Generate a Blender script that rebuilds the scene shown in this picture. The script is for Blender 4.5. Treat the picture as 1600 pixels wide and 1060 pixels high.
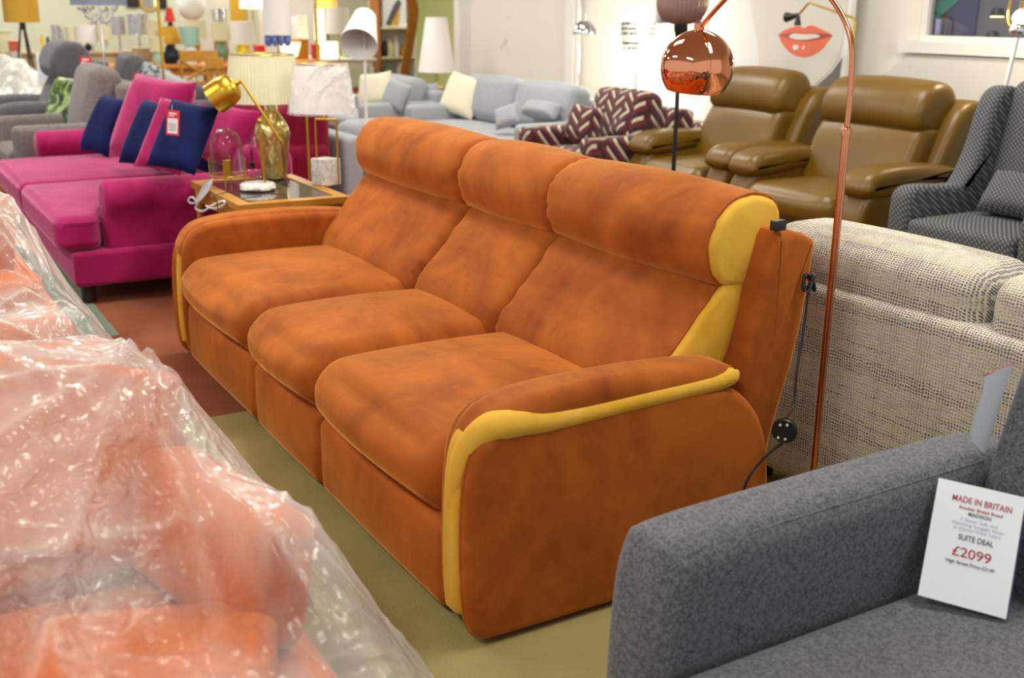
import bpy, math, random
import numpy as np
from mathutils import Vector, Matrix
random.seed(7); rng = np.random.default_rng(7)
for o in list(bpy.data.objects): bpy.data.objects.remove(o)
SC = bpy.context.scene
COL = SC.collection
PI = math.pi
# ------------------------------------------------------------------ camera
YAW, PITCH, ROLL = [math.radians(a) for a in (149.394, 16.764, 0.606)]
FPX = 1713.14
CAM = np.array([1.998, -1.099, 1.46])
_f = np.array([math.cos(YAW)*math.cos(PITCH), math.sin(YAW)*math.cos(PITCH), -math.sin(PITCH)])
_r = np.cross(_f, [0, 0, 1]); _r /= np.linalg.norm(_r); _u = np.cross(_r, _f)
CR = _r*math.cos(ROLL)+_u*math.sin(ROLL); CU = -_r*math.sin(ROLL)+_u*math.cos(ROLL)
cd = bpy.data.cameras.new('camera'); cam = bpy.data.objects.new('camera', cd); COL.objects.link(cam)
cam.matrix_world = Matrix(((CR[0], CU[0], -_f[0], CAM[0]), (CR[1], CU[1], -_f[1], CAM[1]), (CR[2], CU[2], -_f[2], CAM[2]), (0, 0, 0, 1)))
cd.sensor_width = 36; cd.lens = 36*FPX/1600; cd.clip_end = 60; cd.clip_start = .05
cd.dof.use_dof = True; cd.dof.focus_distance = 3.0; cd.dof.aperture_fstop = 3.4
SC.camera = cam
# ------------------------------------------------------------------ world and large lights
SC.view_settings.view_transform = 'Standard'; SC.view_settings.look = 'None'
SC.view_settings.exposure = 0.0; SC.view_settings.gamma = 1
w = bpy.data.worlds.new('world'); SC.world = w; w.use_nodes = True
w.node_tree.nodes['Background'].inputs[0].default_value = (0.93, 0.97, 1.0, 1)
w.node_tree.nodes['Background'].inputs[1].default_value = 0.92
def area(loc, sx, sy, power, col=(1, .97, .88), rot=(0, 0, 0)):
    l = bpy.data.lights.new('ceiling_light_glow', 'AREA'); l.shape = 'RECTANGLE'; l.size = sx; l.size_y = sy
    l.energy = power; l.color = col
    o = bpy.data.objects.new('ceiling_light_glow', l); COL.objects.link(o); o.location = loc; o.rotation_euler = rot
    return o
CEIL = 3.25
LIGHTS = [(-16.4, 1.0), (-16.4, 4.4), (-13.2, 6.9), (-13.5, 1.5), (-13.5, 4.2), (-9.5, 0), (-9.5, 3), (-6, .2), (-6, 3.2), (-2.6, .6), (-2.6, 3.3), (.6, 1.6), (.9, -2.2), (-3, -2.4), (-7, -2.6)]  # leading entries, far end and alcove, are unseen lights added to brighten those walls
for lx, ly in LIGHTS: area((lx, ly, CEIL-.09), 1.5, .45, 46)

def at(px, py, ax, v):
    d = _f*FPX+CR*(px-800)-CU*(py-530)
    return CAM+d*(v-CAM[ax])/d[ax]
def ppm(p): return FPX/float((np.array(p)-CAM) @ _f)

# ------------------------------------------------------------------ materials
def srgb(h):
    c = [int(h[i:i+2], 16)/255 for i in (0, 2, 4)]
    return tuple((x/12.92 if x <= .04045 else ((x+.055)/1.055)**2.4) for x in c)+(1,)
class NT:
    def __init__(s, name):
        s.m = bpy.data.materials.new(name); s.m.use_nodes = True; s.t = s.m.node_tree
        s.b = s.t.nodes['Principled BSDF']; s.out = s.t.nodes['Material Output']
    def n(s, ty, **kw):
        nd = s.t.nodes.new('ShaderNode'+ty)
        for k, v in kw.items():
            if k.startswith('i_'):
                key = k[2:]; key = int(key) if key.isdigit() else key
                s.put(nd.inputs[key], v)
            else: setattr(nd, k, v)
        return nd
    def put(s, sock, v):
        if isinstance(v, bpy.types.NodeSocket): s.t.links.new(v, sock)
        else: sock.default_value = v
    def math(s, op, a, b=0., c=None):
        nd = s.n('Math', operation=op); s.put(nd.inputs[0], a); s.put(nd.inputs[1], b)
        if c is not None: s.put(nd.inputs[2], c)
        return nd.outputs[0]
    def mix(s, f, a, b):
        nd = s.n('Mix', data_type='RGBA'); s.put(nd.inputs[0], f); s.put(nd.inputs[6], a); s.put(nd.inputs[7], b); return nd.outputs[2]
    def ramp(s, f, pts):
        nd = s.n('ValToRGB'); s.put(nd.inputs[0], f); cr = nd.color_ramp
        while len(cr.elements) < len(pts): cr.elements.new(.5)
        for e, (p, c) in zip(cr.elements, pts):
            e.position = p; e.color = c if len(c) == 4 else (*c, 1)
        return nd.outputs[0]
    def coord(s, scale=(1, 1, 1)):
        tc = s.n('TexCoord'); mp = s.n('Mapping'); s.t.links.new(tc.outputs['Object'], mp.inputs[0]); mp.inputs['Scale'].default_value = scale
        return mp.outputs[0]
    def noise(s, scale, detail=2, vec=None, rough=.5, dist=0):
        nd = s.n('TexNoise'); s.put(nd.inputs['Scale'], scale); s.put(nd.inputs['Detail'], detail); s.put(nd.inputs['Roughness'], rough); s.put(nd.inputs['Distortion'], dist)
        s.t.links.new(vec or s.coord(), nd.inputs['Vector']); return nd.outputs[0]
    def bump(s, h, strength=.3, dist=.01, nrm=None):
        nd = s.n('Bump'); s.put(nd.inputs['Height'], h); nd.inputs['Strength'].default_value = strength; nd.inputs['Distance'].default_value = dist
        if nrm is not None: s.t.links.new(nrm, nd.inputs['Normal'])
        return nd.outputs[0]
    def xyz(s):
        tc = s.n('TexCoord'); sp = s.n('SeparateXYZ'); s.t.links.new(tc.outputs['Object'], sp.inputs[0]); return sp.outputs
    def set(s, **kw):
        for k, v in kw.items():
            s.put(s.b.inputs[k.replace('_', ' ')], v)
        return s
def plain(name, h, rough=.6, metal=0., var=.06, vs=6., bump=0., bs=60., spec=.5, emit=None, es=1.):
    t = NT(name); c = srgb(h)
    if var:
        c2 = tuple(min(1, x*(1+var*2.2)) for x in c[:3])+(1,); c1 = tuple(x*(1-var*2) for x in c[:3])+(1,)
        t.put(t.b.inputs['Base Color'], t.mix(t.noise(vs, 3), c1, c2))
    else: t.b.inputs['Base Color'].default_value = c
    t.set(Roughness=rough, Metallic=metal, Specular_IOR_Level=spec)
    if bump: t.put(t.b.inputs['Normal'], t.bump(t.noise(bs, 2), bump, .004))
    if emit: t.b.inputs['Emission Color'].default_value = srgb(emit); t.b.inputs['Emission Strength'].default_value = es
    return t.m
def velvet(name, lo, hi, sheen, sw=.6, scale=4.5):
    t = NT(name)
    n1 = t.noise(scale, 3, t.coord((1, 1.1, .8)), .6, .9)
    n2 = t.noise(scale*5, 3, t.coord((.5, 1.6, 1.2)), .6, .6)
    f = t.math('ADD', t.math('MULTIPLY', n1, .75), t.math('MULTIPLY', n2, .25))
    t.put(t.b.inputs['Base Color'], t.ramp(f, [(.34, srgb(lo)), (.64, srgb(hi))]))
    t.set(Roughness=.75, Sheen_Weight=sw, Sheen_Roughness=.35, Specular_IOR_Level=.15)
    t.b.inputs['Sheen Tint'].default_value = srgb(sheen)
    w = t.noise(9, 3, t.coord((1, 1, .45)), .5, .5)
    b = t.bump(w, .25, .02)
    t.put(t.b.inputs['Normal'], t.bump(t.noise(420, 1), .12, .002, b))
    return t.m
def fabric(name, h, h2=None, scale=260, bump=.5, sheen=.15, rough=.9):
    t = NT(name); h2 = h2 or h
    n = t.math('ADD', t.math('MULTIPLY', t.noise(scale, 2), .6), t.math('MULTIPLY', t.noise(scale*.35, 2), .4))
    t.put(t.b.inputs['Base Color'], t.ramp(n, [(.38, srgb(h2)), (.6, srgb(h))]))
    t.set(Roughness=rough, Sheen_Weight=sheen, Specular_IOR_Level=.2)
    b = t.bump(t.noise(7, 3), .15, .02)
    t.put(t.b.inputs['Normal'], t.bump(n, bump, .003, b)); return t.m
M = {}
M['orange'] = velvet('orange velvet', '833b0d', 'b36020', 'ffb766', .8, 2.4)
M['mustard'] = velvet('mustard velvet', 'd09a28', 'e0b044', 'ffe9a0', .3)
M['pink'] = velvet('magenta velvet', '8a0b48', 'a81f62', 'ffa8d0', .85, 3)
M['crimson'] = velvet('crimson velvet', '6a0524', '86103a', 'ff6090', .3, 3)
M['navy'] = velvet('navy velvet', '060a30', '101c56', '5070c0', .3, 3)
M['leather'] = plain('tan leather', '684b08', .38, 0, .12, 5, .25, 90)
M['greywool'] = fabric('grey wool', '727379', '3d3e44', 330, .6)
M['lightgrey'] = fabric('light grey weave', 'a9adb4', '94989f', 200, .3)
M['charcoal'] = fabric('charcoal fabric', '66656a', '504f54', 150, .3)
M['taupe'] = fabric('taupe chenille', '7d7776', '66605f', 150, .3)
M['cream'] = fabric('cream fabric', 'ece5cd', 'dcd4bb', 150, .3)
M['white'] = plain('white shade fabric', 'e9e9e6', .8, 0, .02)
M['creamshade'] = plain('cream shade fabric', 'd9d6b6', .8, 0, .04)
M['yellowshade'] = plain('ochre shade fabric', 'd8a83a', .8, 0, .06, 20)
M['blueshade'] = plain('slate blue shade', '8288a0', .7, 0, .1, 10)
M['coral'] = fabric('coral fabric', 'd0680f', 'bc580c', 200, .3)
M['gold'] = plain('polished gold', 'd7b04a', .22, 1, .05)
M['brass'] = plain('satin brass', 'c9a33a', .34, 1, .05)
M['goldglass'] = plain('hammered gold glass', 'cdb878', .24, .85, .15, 14, .4, 22)
M['copper'] = plain('polished copper', 'e2936c', .04, 1, .02)
M['copperpole'] = plain('copper tube', 'd08a66', .2, 1, .04)
M['chrome'] = plain('chrome', 'd8d8dc', .08, 1, .02)
M['black'] = plain('black metal', '15161a', .4, 0, .05)
M['wood'] = plain('honey oak', 'b98229', .45, 0, .15, 9)
M['pine'] = plain('orange pine', 'c07a22', .5, 0, .15, 9)
M['darkwood'] = plain('dark wood', '2a1710', .5, 0, .1)
M['brownwood'] = plain('varnished brown wood', '8a5413', .4, 0, .2, 6)
M['whiteplastic'] = plain('white enamel', 'e6e6e4', .35, 0, .02)
M['paper'] = plain('white card', 'e8edf2', .6, 0, .01)
M['redink'] = plain('red ink', 'b02a40', .6, 0, 0)
M['darkink'] = plain('dark ink', '3c4250', .6, 0, 0)
M['paleink'] = plain('pale ink', '9fb0c4', .6, 0, 0)
M['redtag'] = plain('red tag', 'e0252b', .5, 0, .02)
M['navytrim'] = plain('navy edge', '232a5c', .5, 0, .05)
M['mint'] = plain('mint glaze', 'a4cfc0', .15, 0, .05)
M['bluebase'] = plain('dark blue glaze', '24384f', .2, 0, .2, 12)
M['yellowglaze'] = plain('yellow glaze', 'e3c51a', .25, 0, .04)
M['red'] = plain('red glaze', 'c22a22', .25, 0, .1)
M['silver'] = plain('crushed silver shade', 'b5b5b8', .3, .6, .3, 30, .6, 40)
M['greenglass'] = plain('green glaze', '6f927a', .2, 0, .1)
M['beige'] = plain('beige laminate', 'b9a983', .6, 0, .05)
M['smoke'] = plain('smoked ribbed glass', '8c6f6a', .18, 0, .05)
M['lit'] = plain('lit shade', 'fff0c8', .8, 0, 0, emit='ffe2a0', es=3.2)
M['litorange'] = plain('warm lit shade', 'ffb060', .8, 0, 0, emit='ff9a40', es=1.3)
M['bulb'] = plain('glowing bulb', 'ffffff', .8, 0, 0, emit='fff0c0', es=14)
M['tube'] = plain('ceiling light diffuser', 'ffffff', .8, 0, 0, emit='fffbe8', es=7)
M['mirror'] = plain('mirror', 'c8cccf', .05, 1, 0)

def marble():
    t = NT('white marble'); n = t.noise(9, 6, None, .6, 2.2)
    t.put(t.b.inputs['Base Color'], t.ramp(n, [(.40, srgb('dedcd6')), (.47, srgb('bdb9b2')), (.53, srgb('e6e4de'))])); t.set(Roughness=.25); return t.m
M['marble'] = marble()
def plastic(name, base=.09, tint=(.93, .91, .88, 1), amp=1.0):
    t = NT(name); nt = t.t
    t.b.inputs['Base Color'].default_value = tint
    t.set(Roughness=.14, Specular_IOR_Level=.9)
    tr = t.n('BsdfTransparent'); tr.inputs[0].default_value = (.97, .96, .96, 1)
    lw = t.n('LayerWeight'); lw.inputs[0].default_value = .35
    n = t.noise(2.2, 3, t.coord((1, 1.5, 1)), .5, .6)
    def ridge(sc, di, vec=None): q = t.noise(sc, 3, vec, .55, di); return t.math('POWER', t.math('SUBTRACT', 1., t.math('ABSOLUTE', t.math('MULTIPLY', t.math('SUBTRACT', q, .5), 2.8))), 3.)
    r1 = ridge(2.4, .9); r2 = ridge(9, 1.2)
    fac = t.math('ADD', t.math('MULTIPLY', lw.outputs['Facing'], .45), t.math('MULTIPLY', t.math('SUBTRACT', n, .45), 1.0))
    fac = t.math('ADD', fac, t.math('MULTIPLY', r1, .06)); patch = t.ramp(t.noise(1.6, 2), [(.45, (.15, .15, .15, 1)), (.6, (1, 1, 1, 1))])
    fac = t.math('ADD', fac, base); cl = t.n('Clamp'); t.put(cl.inputs[0], fac); cl.inputs[1].default_value = .07; cl.inputs[2].default_value = .75
    b1 = t.bump(r1, .45*amp, .05)
    b2 = t.bump(t.math('MULTIPLY', patch, t.math('ADD', r2, t.math('MULTIPLY', t.noise(42, 3), .8))), .55*amp, .012, b1)
    t.put(t.b.inputs['Normal'], b2)
    mx = t.n('MixShader'); t.put(mx.inputs[0], cl.outputs[0]); nt.links.new(tr.outputs[0], mx.inputs[1]); nt.links.new(t.b.outputs[0], mx.inputs[2])
    nt.links.new(mx.outputs[0], t.out.inputs[0]); return t.m
M['plastic'] = plastic('clear crinkled plastic')
M['plasticwhite'] = plastic('milky crinkled plastic', .5, (.93, .93, .85, 1))
M['cellophane'] = plastic('cellophane', .12, (.95, .95, 1, 1))
def glass():
    t = NT('clear glass'); t.set(Roughness=.02, Specular_IOR_Level=.8); t.b.inputs['Base Color'].default_value = (.9, .88, .9, 1)
    tr = t.n('BsdfTransparent'); tr.inputs[0].default_value = (.95, .93, .94, 1)
    lw = t.n('LayerWeight'); lw.inputs[0].default_value = .25
    mx = t.n('MixShader'); t.put(mx.inputs[0], t.math('ADD', t.math('MULTIPLY', lw.outputs['Fresnel'], .55), .03))
    gl = t.n('BsdfGlossy'); gl.inputs['Roughness'].default_value = .03
    t.t.links.new(tr.outputs[0], mx.inputs[1]); t.t.links.new(gl.outputs[0], mx.inputs[2]); t.t.links.new(mx.outputs[0], t.out.inputs[0]); return t.m
M['glass'] = glass()
def tweed():
    t = NT('cream and grey tweed'); X, Y, Z = t.xyz()
    a = t.math('ADD', t.math('MULTIPLY', X, 1.0), 0.0)
    b = t.math('ADD', Z, t.math('MULTIPLY', Y, .9))
    jit = t.math('MULTIPLY', t.noise(45, 2), .012)
    rows = t.math('FRACT', t.math('MULTIPLY', t.math('ADD', b, jit), 1/.0092))
    cols = t.math('FRACT', t.math('MULTIPLY', t.math('ADD', a, jit), 1/.0092))
    r = t.math('GREATER_THAN', rows, .50); c = t.math('GREATER_THAN', cols, .38)
    band = t.noise(1, 2, t.coord((.8, 6, 22)), .7)      # broad horizontal bands
    band2 = t.noise(1, 2, t.coord((16, 6, .8)), .7)
    bnd = t.math('GREATER_THAN', t.math('ADD', band, t.math('MULTIPLY', t.noise(60, 1), .16)), .60)
    dash = t.math('MULTIPLY', t.math('MULTIPLY', r, c), t.math('ADD', .5, t.math('MULTIPLY', bnd, .5)))
    vert = t.math('MULTIPLY', t.math('GREATER_THAN', cols, .6), t.math('MULTIPLY', t.math('GREATER_THAN', band2, .5), .35))
    d = t.math('MAXIMUM', dash, vert)
    base = t.ramp(t.noise(14, 2, t.coord((1, 1, 4))), [(.35, srgb('c9c1b0')), (.5, srgb('d6cfc2')), (.62, srgb('cfc7a9')), (.72, srgb('c3c5c6'))])
    t.put(t.b.inputs['Base Color'], t.mix(d, base, srgb('605f66')))
    t.set(Roughness=.95, Specular_IOR_Level=.1)
    h = t.math('SUBTRACT', t.noise(200, 2), t.math('MULTIPLY', d, .8))
    t.put(t.b.inputs['Normal'], t.bump(h, .6, .004, t.bump(t.noise(6, 2), .2, .02))); return t.m
M['tweed'] = tweed()
def zigzag():
    t = NT('maroon herringbone bars'); X, Y, Z = t.xyz(); W = .11; P = .12
    u = t.math('MULTIPLY', t.math('ADD', X, t.math('MULTIPLY', Y, .35)), 1/W)
    v = t.math('ADD', Z, t.math('MULTIPLY', Y, .8))
    fu = t.math('FRACT', u); par = t.math('SUBTRACT', t.math('MULTIPLY', t.math('GREATER_THAN', t.math('FRACT', t.math('MULTIPLY', u, .5)), .5), 2.), 1.)
    sl = t.math('MULTIPLY', par, t.math('MULTIPLY', t.math('SUBTRACT', fu, .5), W*1.1))
    ft = t.math('FRACT', t.math('ADD', t.math('MULTIPLY', t.math('ADD', v, sl), 1/P), t.math('MULTIPLY', par, .25)))
    bar = t.math('MULTIPLY', t.math('LESS_THAN', ft, .27), t.math('MULTIPLY', t.math('GREATER_THAN', fu, .14), t.math('LESS_THAN', fu, .86)))
    base = t.mix(t.math('GREATER_THAN', ft, .62), srgb('3a1219'), srgb('5e2229'))
    t.put(t.b.inputs['Base Color'], t.mix(bar, base, srgb('c9bda9'))); t.set(Roughness=.85, Sheen_Weight=.2); return t.m
M['zigzag'] = zigzag()
def wing():
    t = NT('charcoal flecked weave'); X, Y, Z = t.xyz(); P = .024
    u = t.math('MULTIPLY', t.math('ADD', t.math('ADD', X, Z), t.math('MULTIPLY', Y, .7)), 1/P)
    v = t.math('MULTIPLY', t.math('SUBTRACT', t.math('ADD', Z, t.math('MULTIPLY', Y, .5)), X), 1/(P*1.3))
    m = t.math('MULTIPLY', t.math('LESS_THAN', t.math('FRACT', u), .34), t.math('LESS_THAN', t.math('FRACT', v), .6))
    t.put(t.b.inputs['Base Color'], t.mix(m, srgb('43464d'), srgb('8a8b88'))); t.set(Roughness=.9); return t.m
M['wing'] = wing()
def carpet(name, a, b, sc=55):
    t = NT(name); n = t.math('ADD', t.math('MULTIPLY', t.noise(sc*6, 2), .4), t.math('MULTIPLY', t.noise(3.2, 4), .6))
    t.put(t.b.inputs['Base Color'], t.ramp(n, [(.36, srgb(a)), (.6, srgb(b))])); t.set(Roughness=.97, Specular_IOR_Level=.05)
    t.put(t.b.inputs['Normal'], t.bump(t.noise(sc*5, 2), .6, .006)); return t.m
M['beigecarpet'] = carpet('olive beige carpet', '958858', 'a69a68')
M['redcarpet'] = carpet('terracotta carpet', '7c4530', '945a42')
M['tealcarpet'] = carpet('grey green carpet', '6d8272', '7d917f')
def plaster(name, a, b, stain, amt=.62):
    t = NT(name); n = t.noise(1.1, 6, None, .65, .4); n2 = t.noise(3.0, 6, t.coord((1, 1, .6)), .7, .6)
    base = t.mix(n, srgb(a), srgb(b))
    f = t.ramp(n2, [(amt, (0, 0, 0, 1)), (amt+.1, (1, 1, 1, 1))])
    t.put(t.b.inputs['Base Color'], t.mix(t.math('MULTIPLY', f, .55), base, srgb(stain))); t.set(Roughness=.8)
    t.put(t.b.inputs['Normal'], t.bump(t.noise(5, 5), .25, .03)); return t.m
M['plaster'] = plaster('stained cream plaster', 'dcdad0', 'e6e4da', '9a9060')
M['plastergrey'] = plaster('pale grey plaster', 'c9c9c6', 'd8d6ce', 'a89a6e', .6)
M['lime'] = plain('lime wall paint', 'cfdc98', .8, 0, .03)
M['palegreen'] = plain('pale green wall', 'd6dcc6', .8, 0, .03)
M['ceil'] = plain('ceiling paint', 'cfcfc8', .9, 0, .03)
M['frame'] = plain('white gloss paint', 'dfdfda', .35, 0, .03)
M['windark'] = plain('night blue board', '2a335c', .5, 0, .05)
M['wingrey'] = plain('grey board', '5c5f68', .5, 0, .05)
M['wingreen'] = plain('green board', '0d7f6a', .5, 0, .03)
M['winblue'] = plain('blue board', '4f7fc8', .5, 0, .05)
M['winorange'] = plain('orange board', 'e06a28', .5, 0, .05)
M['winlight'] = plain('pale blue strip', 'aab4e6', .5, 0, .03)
M['skin'] = plain('printed pale skin', 'cfccc4', .6, 0, .03, 2)
M['canvasbg'] = plain('printed pale backdrop', 'd9dcdb', .6, 0, .02, 2)
M['canvasdark'] = plain('printed grey cloth', '6a6560', .6, 0, .05, 4)
M['lip'] = plain('printed coral lips', 'dd6c4e', .35, 0, .06, 5)
M['lipdark'] = plain('printed lip line', '9c4a3c', .5, 0, .04)
M['teeth'] = plain('printed teeth', 'd8d4cc', .5, 0, .04)
def leafy():
    t = NT('green leaf print'); v = t.n('TexVoronoi'); t.t.links.new(t.coord((1, 1, 1)), v.inputs['Vector']); v.inputs['Scale'].default_value = 9
    t.put(t.b.inputs['Base Color'], t.ramp(t.noise(8, 3, None, .5, 1.6), [(.36, srgb('20241f')), (.46, srgb('4c6a2f')), (.56, srgb('8fa85c')), (.68, srgb('b9bdb4'))])); t.set(Roughness=.35); return t.m
M['leaf'] = leafy()
def damask():
    t = NT('navy and white print')
    t.put(t.b.inputs['Base Color'], t.ramp(t.noise(22, 3, None, .5, 1.5), [(.46, srgb('23283a')), (.52, srgb('b9bcc2'))])); t.set(Roughness=.8); return t.m
M['damask'] = damask()
def chequer():
    t = NT('black and clear crystal rows'); X, Y, Z = t.xyz()
    r = t.math('FRACT', t.math('MULTIPLY', Z, 1/.04))
    n = t.noise(60, 1)
    f = t.math('MULTIPLY', t.math('GREATER_THAN', r, .35), t.math('GREATER_THAN', n, .42))
    t.put(t.b.inputs['Base Color'], t.mix(f, srgb('c9c9c4'), srgb('3a3a38'))); t.set(Roughness=.15, Specular_IOR_Level=.9); return t.m
M['crystalrows'] = chequer()
def crystal():
    t = NT('cut crystal'); t.put(t.b.inputs['Base Color'], t.ramp(t.noise(40, 2), [(.35, srgb('b9b9c2')), (.55, srgb('fbfbf2'))])); t.set(Roughness=.05, Metallic=.0); return t.m
M['crystal'] = crystal()

# ------------------------------------------------------------------ mesh helpers
def rot(V, rx=0, ry=0, rz=0):
    Mx = Matrix.Rotation(rz, 3, 'Z') @ Matrix.Rotation(ry, 3, 'Y') @ Matrix.Rotation(rx, 3, 'X')
    return V @ np.array(Mx).T
def tr(m, loc=(0, 0, 0), rx=0, ry=0, rz=0):
    return rot(np.array(m[0], float), rx, ry, rz)+np.array(loc, float), m[1]
def join(*ms):
    V = []; F = []; o = 0
    for v, f in ms:
        V.append(np.array(v, float)); F += [tuple(i+o for i in q) for q in f]; o += len(v)
    return np.vstack(V), F
def box(x0, x1, y0, y1, z0, z1):
    V = [(x, y, z) for x in (x0, x1) for y in (y0, y1) for z in (z0, z1)]
    return np.array(V, float), [(0, 1, 3, 2), (4, 6, 7, 5), (0, 4, 5, 1), (2, 3, 7, 6), (0, 2, 6, 4), (1, 5, 7, 3)]
def rbox(x0, x1, y0, y1, z0, z1, r=.03, n=8, k=4, puff=(0, 0, 0), fn=None):
    c = np.array([(x0+x1)/2, (y0+y1)/2, (z0+z1)/2]); h = np.array([x1-x0, y1-y0, z1-z0])/2; r = min(r, h.min()*.98)
    ax = []
    for a in range(3):
        t = [-h[a]+r*(1-math.cos(i/k*PI/2)) for i in range(k)] if False else [-h[a]+r*(1-math.cos(PI/2*(i/k))) for i in range(k)]
        t = [-h[a]+r*i/k for i in range(k)]
        inner = np.linspace(-h[a]+r, h[a]-r, n+1) if h[a] > r*1.001 else np.array([0.])
        ax.append(np.array(t+list(inner)+[-q for q in t[::-1]]))
    idx = {}; V = []; F = []
    def vid(p):
        key = (round(p[0], 6), round(p[1], 6), round(p[2], 6))
        if key not in idx: idx[key] = len(V); V.append(p)
        return idx[key]
    for a in range(3):
        b, cc = (a+1) % 3, (a+2) % 3
        for s in (-1, 1):
            G = []
            for i in ax[b]:
                row = []
                for j in ax[cc]:
                    p = [0, 0, 0]; p[a] = s*h[a]; p[b] = i; p[cc] = j; row.append(vid(tuple(p)))
                G.append(row)
            for i in range(len(G)-1):
                for j in range(len(G[0])-1):
                    q = (G[i][j], G[i+1][j], G[i+1][j+1], G[i][j+1]); F.append(q if s > 0 else q[::-1])
    V = np.array(V, float); q = np.clip(V, -(h-r), h-r); d = V-q; L = np.linalg.norm(d, axis=1, keepdims=True); L[L == 0] = 1
    U = V/h
    V = q+d/L*r
    for a in range(3):
        if puff[a]:
            b, cc = (a+1) % 3, (a+2) % 3
            V[:, a] += puff[a]*np.sign(U[:, a])*np.abs(U[:, a])*(1-U[:, b]**2)*(1-U[:, cc]**2)
    V = V+c
    if fn is not None: V = fn(V)
    return V, F
def chaikin(P, it=2):
    P = np.array(P, float)
    for _ in range(it):
        Q = np.roll(P, -1, 0); P = np.stack([.75*P+.25*Q, .25*P+.75*Q], 1).reshape(-1, P.shape[1])
    return P
def slab(prof, a0, a1, r=.03, axis=0, smooth=2, n=10, k=5, gather=0., gn=26, bulge=0., cap=0., seed=0, crown=0.):
    """closed outline extruded along an axis, its end edges rounded by r"""
    P = chaikin(prof, smooth) if smooth else np.array(prof, float)
    A = 0.5*np.sum(P[:, 0]*np.roll(P[:, 1], -1)-np.roll(P[:, 0], -1)*P[:, 1])
    if A < 0: P = P[::-1]
    T = np.roll(P, -1, 0)-np.roll(P, 1, 0); T /= np.linalg.norm(T, axis=1, keepdims=True)+1e-9
    Nn = np.stack([T[:, 1], -T[:, 0]], 1); cen = P.mean(0); m = len(P)
    s = np.concatenate([[0], np.cumsum(np.linalg.norm(np.diff(P, axis=0), axis=1))]); s = s/s[-1]*2*PI
    rg = np.random.default_rng(seed+int(gn)); ph = rg.random(4)*6
    rings = []
    for i in range(k): th = i/k*PI/2; rings.append((a0+r*(1-math.sin(th)) if False else a0+r*(1-math.cos(PI/2-th)) , r*(1-math.cos(PI/2-th)) ))
    rings = [(a0+r*(1-math.sin(i/k*PI/2)), r*(1-math.cos(i/k*PI/2))) for i in range(k, 0, -1)]
    rings = [(a0+r*(1-math.sin(t)), r*(1-math.cos(t))) for t in [PI/2*(1-i/k) for i in range(k)]]
    inner = list(np.linspace(a0+r, a1-r, n+1))
    full = rings+[(x, 0) for x in inner]+[(a0+a1-x, ins) for x, ins in rings[::-1]]
    V = []
    for x, ins in full:
        u = (x-a0)/(a1-a0)*2-1; e = min(x-a0, a1-x)
        g = gather*math.exp(-e/.05)*(.55*np.sin(gn*s+ph[0])+.45*np.sin(gn*1.7*s+ph[1])) if gather else 0
        off = bulge*(1-u*u)-ins+g
        Q = P+Nn*np.reshape(off, (-1, 1)) if np.ndim(off) else P+Nn*off
        if crown: Q = Q+np.array([0, crown*(1-u*u)])
        for q in Q: V.append((x, q[0], q[1]))
    R = len(full); F = []
    for i in range(R-1):
        for j in range(m):
            F.append((i*m+j, i*m+(j+1) % m, (i+1)*m+(j+1) % m, (i+1)*m+j))
    for side, i0 in ((-1, 0), (1, (R-1)*m)):     # domed caps
        ring0 = np.array(V[i0:i0+m]); base = list(range(i0, i0+m)); c0 = ring0.mean(0)
        for q in (.7, .4, .15):
            st = len(V)
            for p in ring0:
                z = c0+(p-c0)*q; z[0] += side*cap*(1-q*q); V.append(tuple(z))
            for j in range(m):
                f = (base[j], base[(j+1) % m], st+(j+1) % m, st+j); F.append(f if side > 0 else f[::-1])
            base = list(range(st, st+m))
        F.append(tuple(base) if side > 0 else tuple(base[::-1]))
    V = np.array(V)
    F = [f for f in F]
    if axis == 1: V = V[:, [1, 0, 2]]; F = [f[::-1] for f in F]
    if axis == 2: V = V[:, [1, 2, 0]]
    return V, F
def lathe(prof, seg=32, fn=None):
    V = []; F = []; m = len(prof)
    for i in range(seg):
        a = 2*PI*i/seg
        for r_, z in prof: V.append((r_*math.cos(a), r_*math.sin(a), z))
    for i in range(seg):
        for j in range(m-1):
            a = i*m+j; b = ((i+1) % seg)*m+j; F.append((a, b, b+1, a+1))
    V = np.array(V, float)
    if fn is not None: V = fn(V)
    return V, F
def solid(prof, seg=32): return lathe([(0.0005, prof[0][1])]+list(prof)+[(0.0005, prof[-1][1])], seg)
def tube(path, r, seg=10, closed=False):
    P = np.array(path, float); n = len(P); rr = np.full(n, r, float) if np.isscalar(r) else np.array(r, float)
    V = []; F = []; up = np.array([0, 0, 1.])
    T = np.gradient(P, axis=0); T /= np.linalg.norm(T, axis=1, keepdims=True)+1e-12
    a = np.cross(T[0], up)
    if np.linalg.norm(a) < .1: a = np.cross(T[0], [1, 0, 0])
    for i in range(n):
        a = a-T[i]*(a @ T[i]); a /= np.linalg.norm(a)+1e-12; b = np.cross(T[i], a)
        for j in range(seg):
            t = 2*PI*j/seg; V.append(P[i]+rr[i]*(a*math.cos(t)+b*math.sin(t)))
    for i in range(n-1):
        for j in range(seg): F.append((i*seg+j, i*seg+(j+1) % seg, (i+1)*seg+(j+1) % seg, (i+1)*seg+j))
    F.append(tuple(range(seg))[::-1]); F.append(tuple(range((n-1)*seg, n*seg)))
    return np.array(V), F
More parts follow.
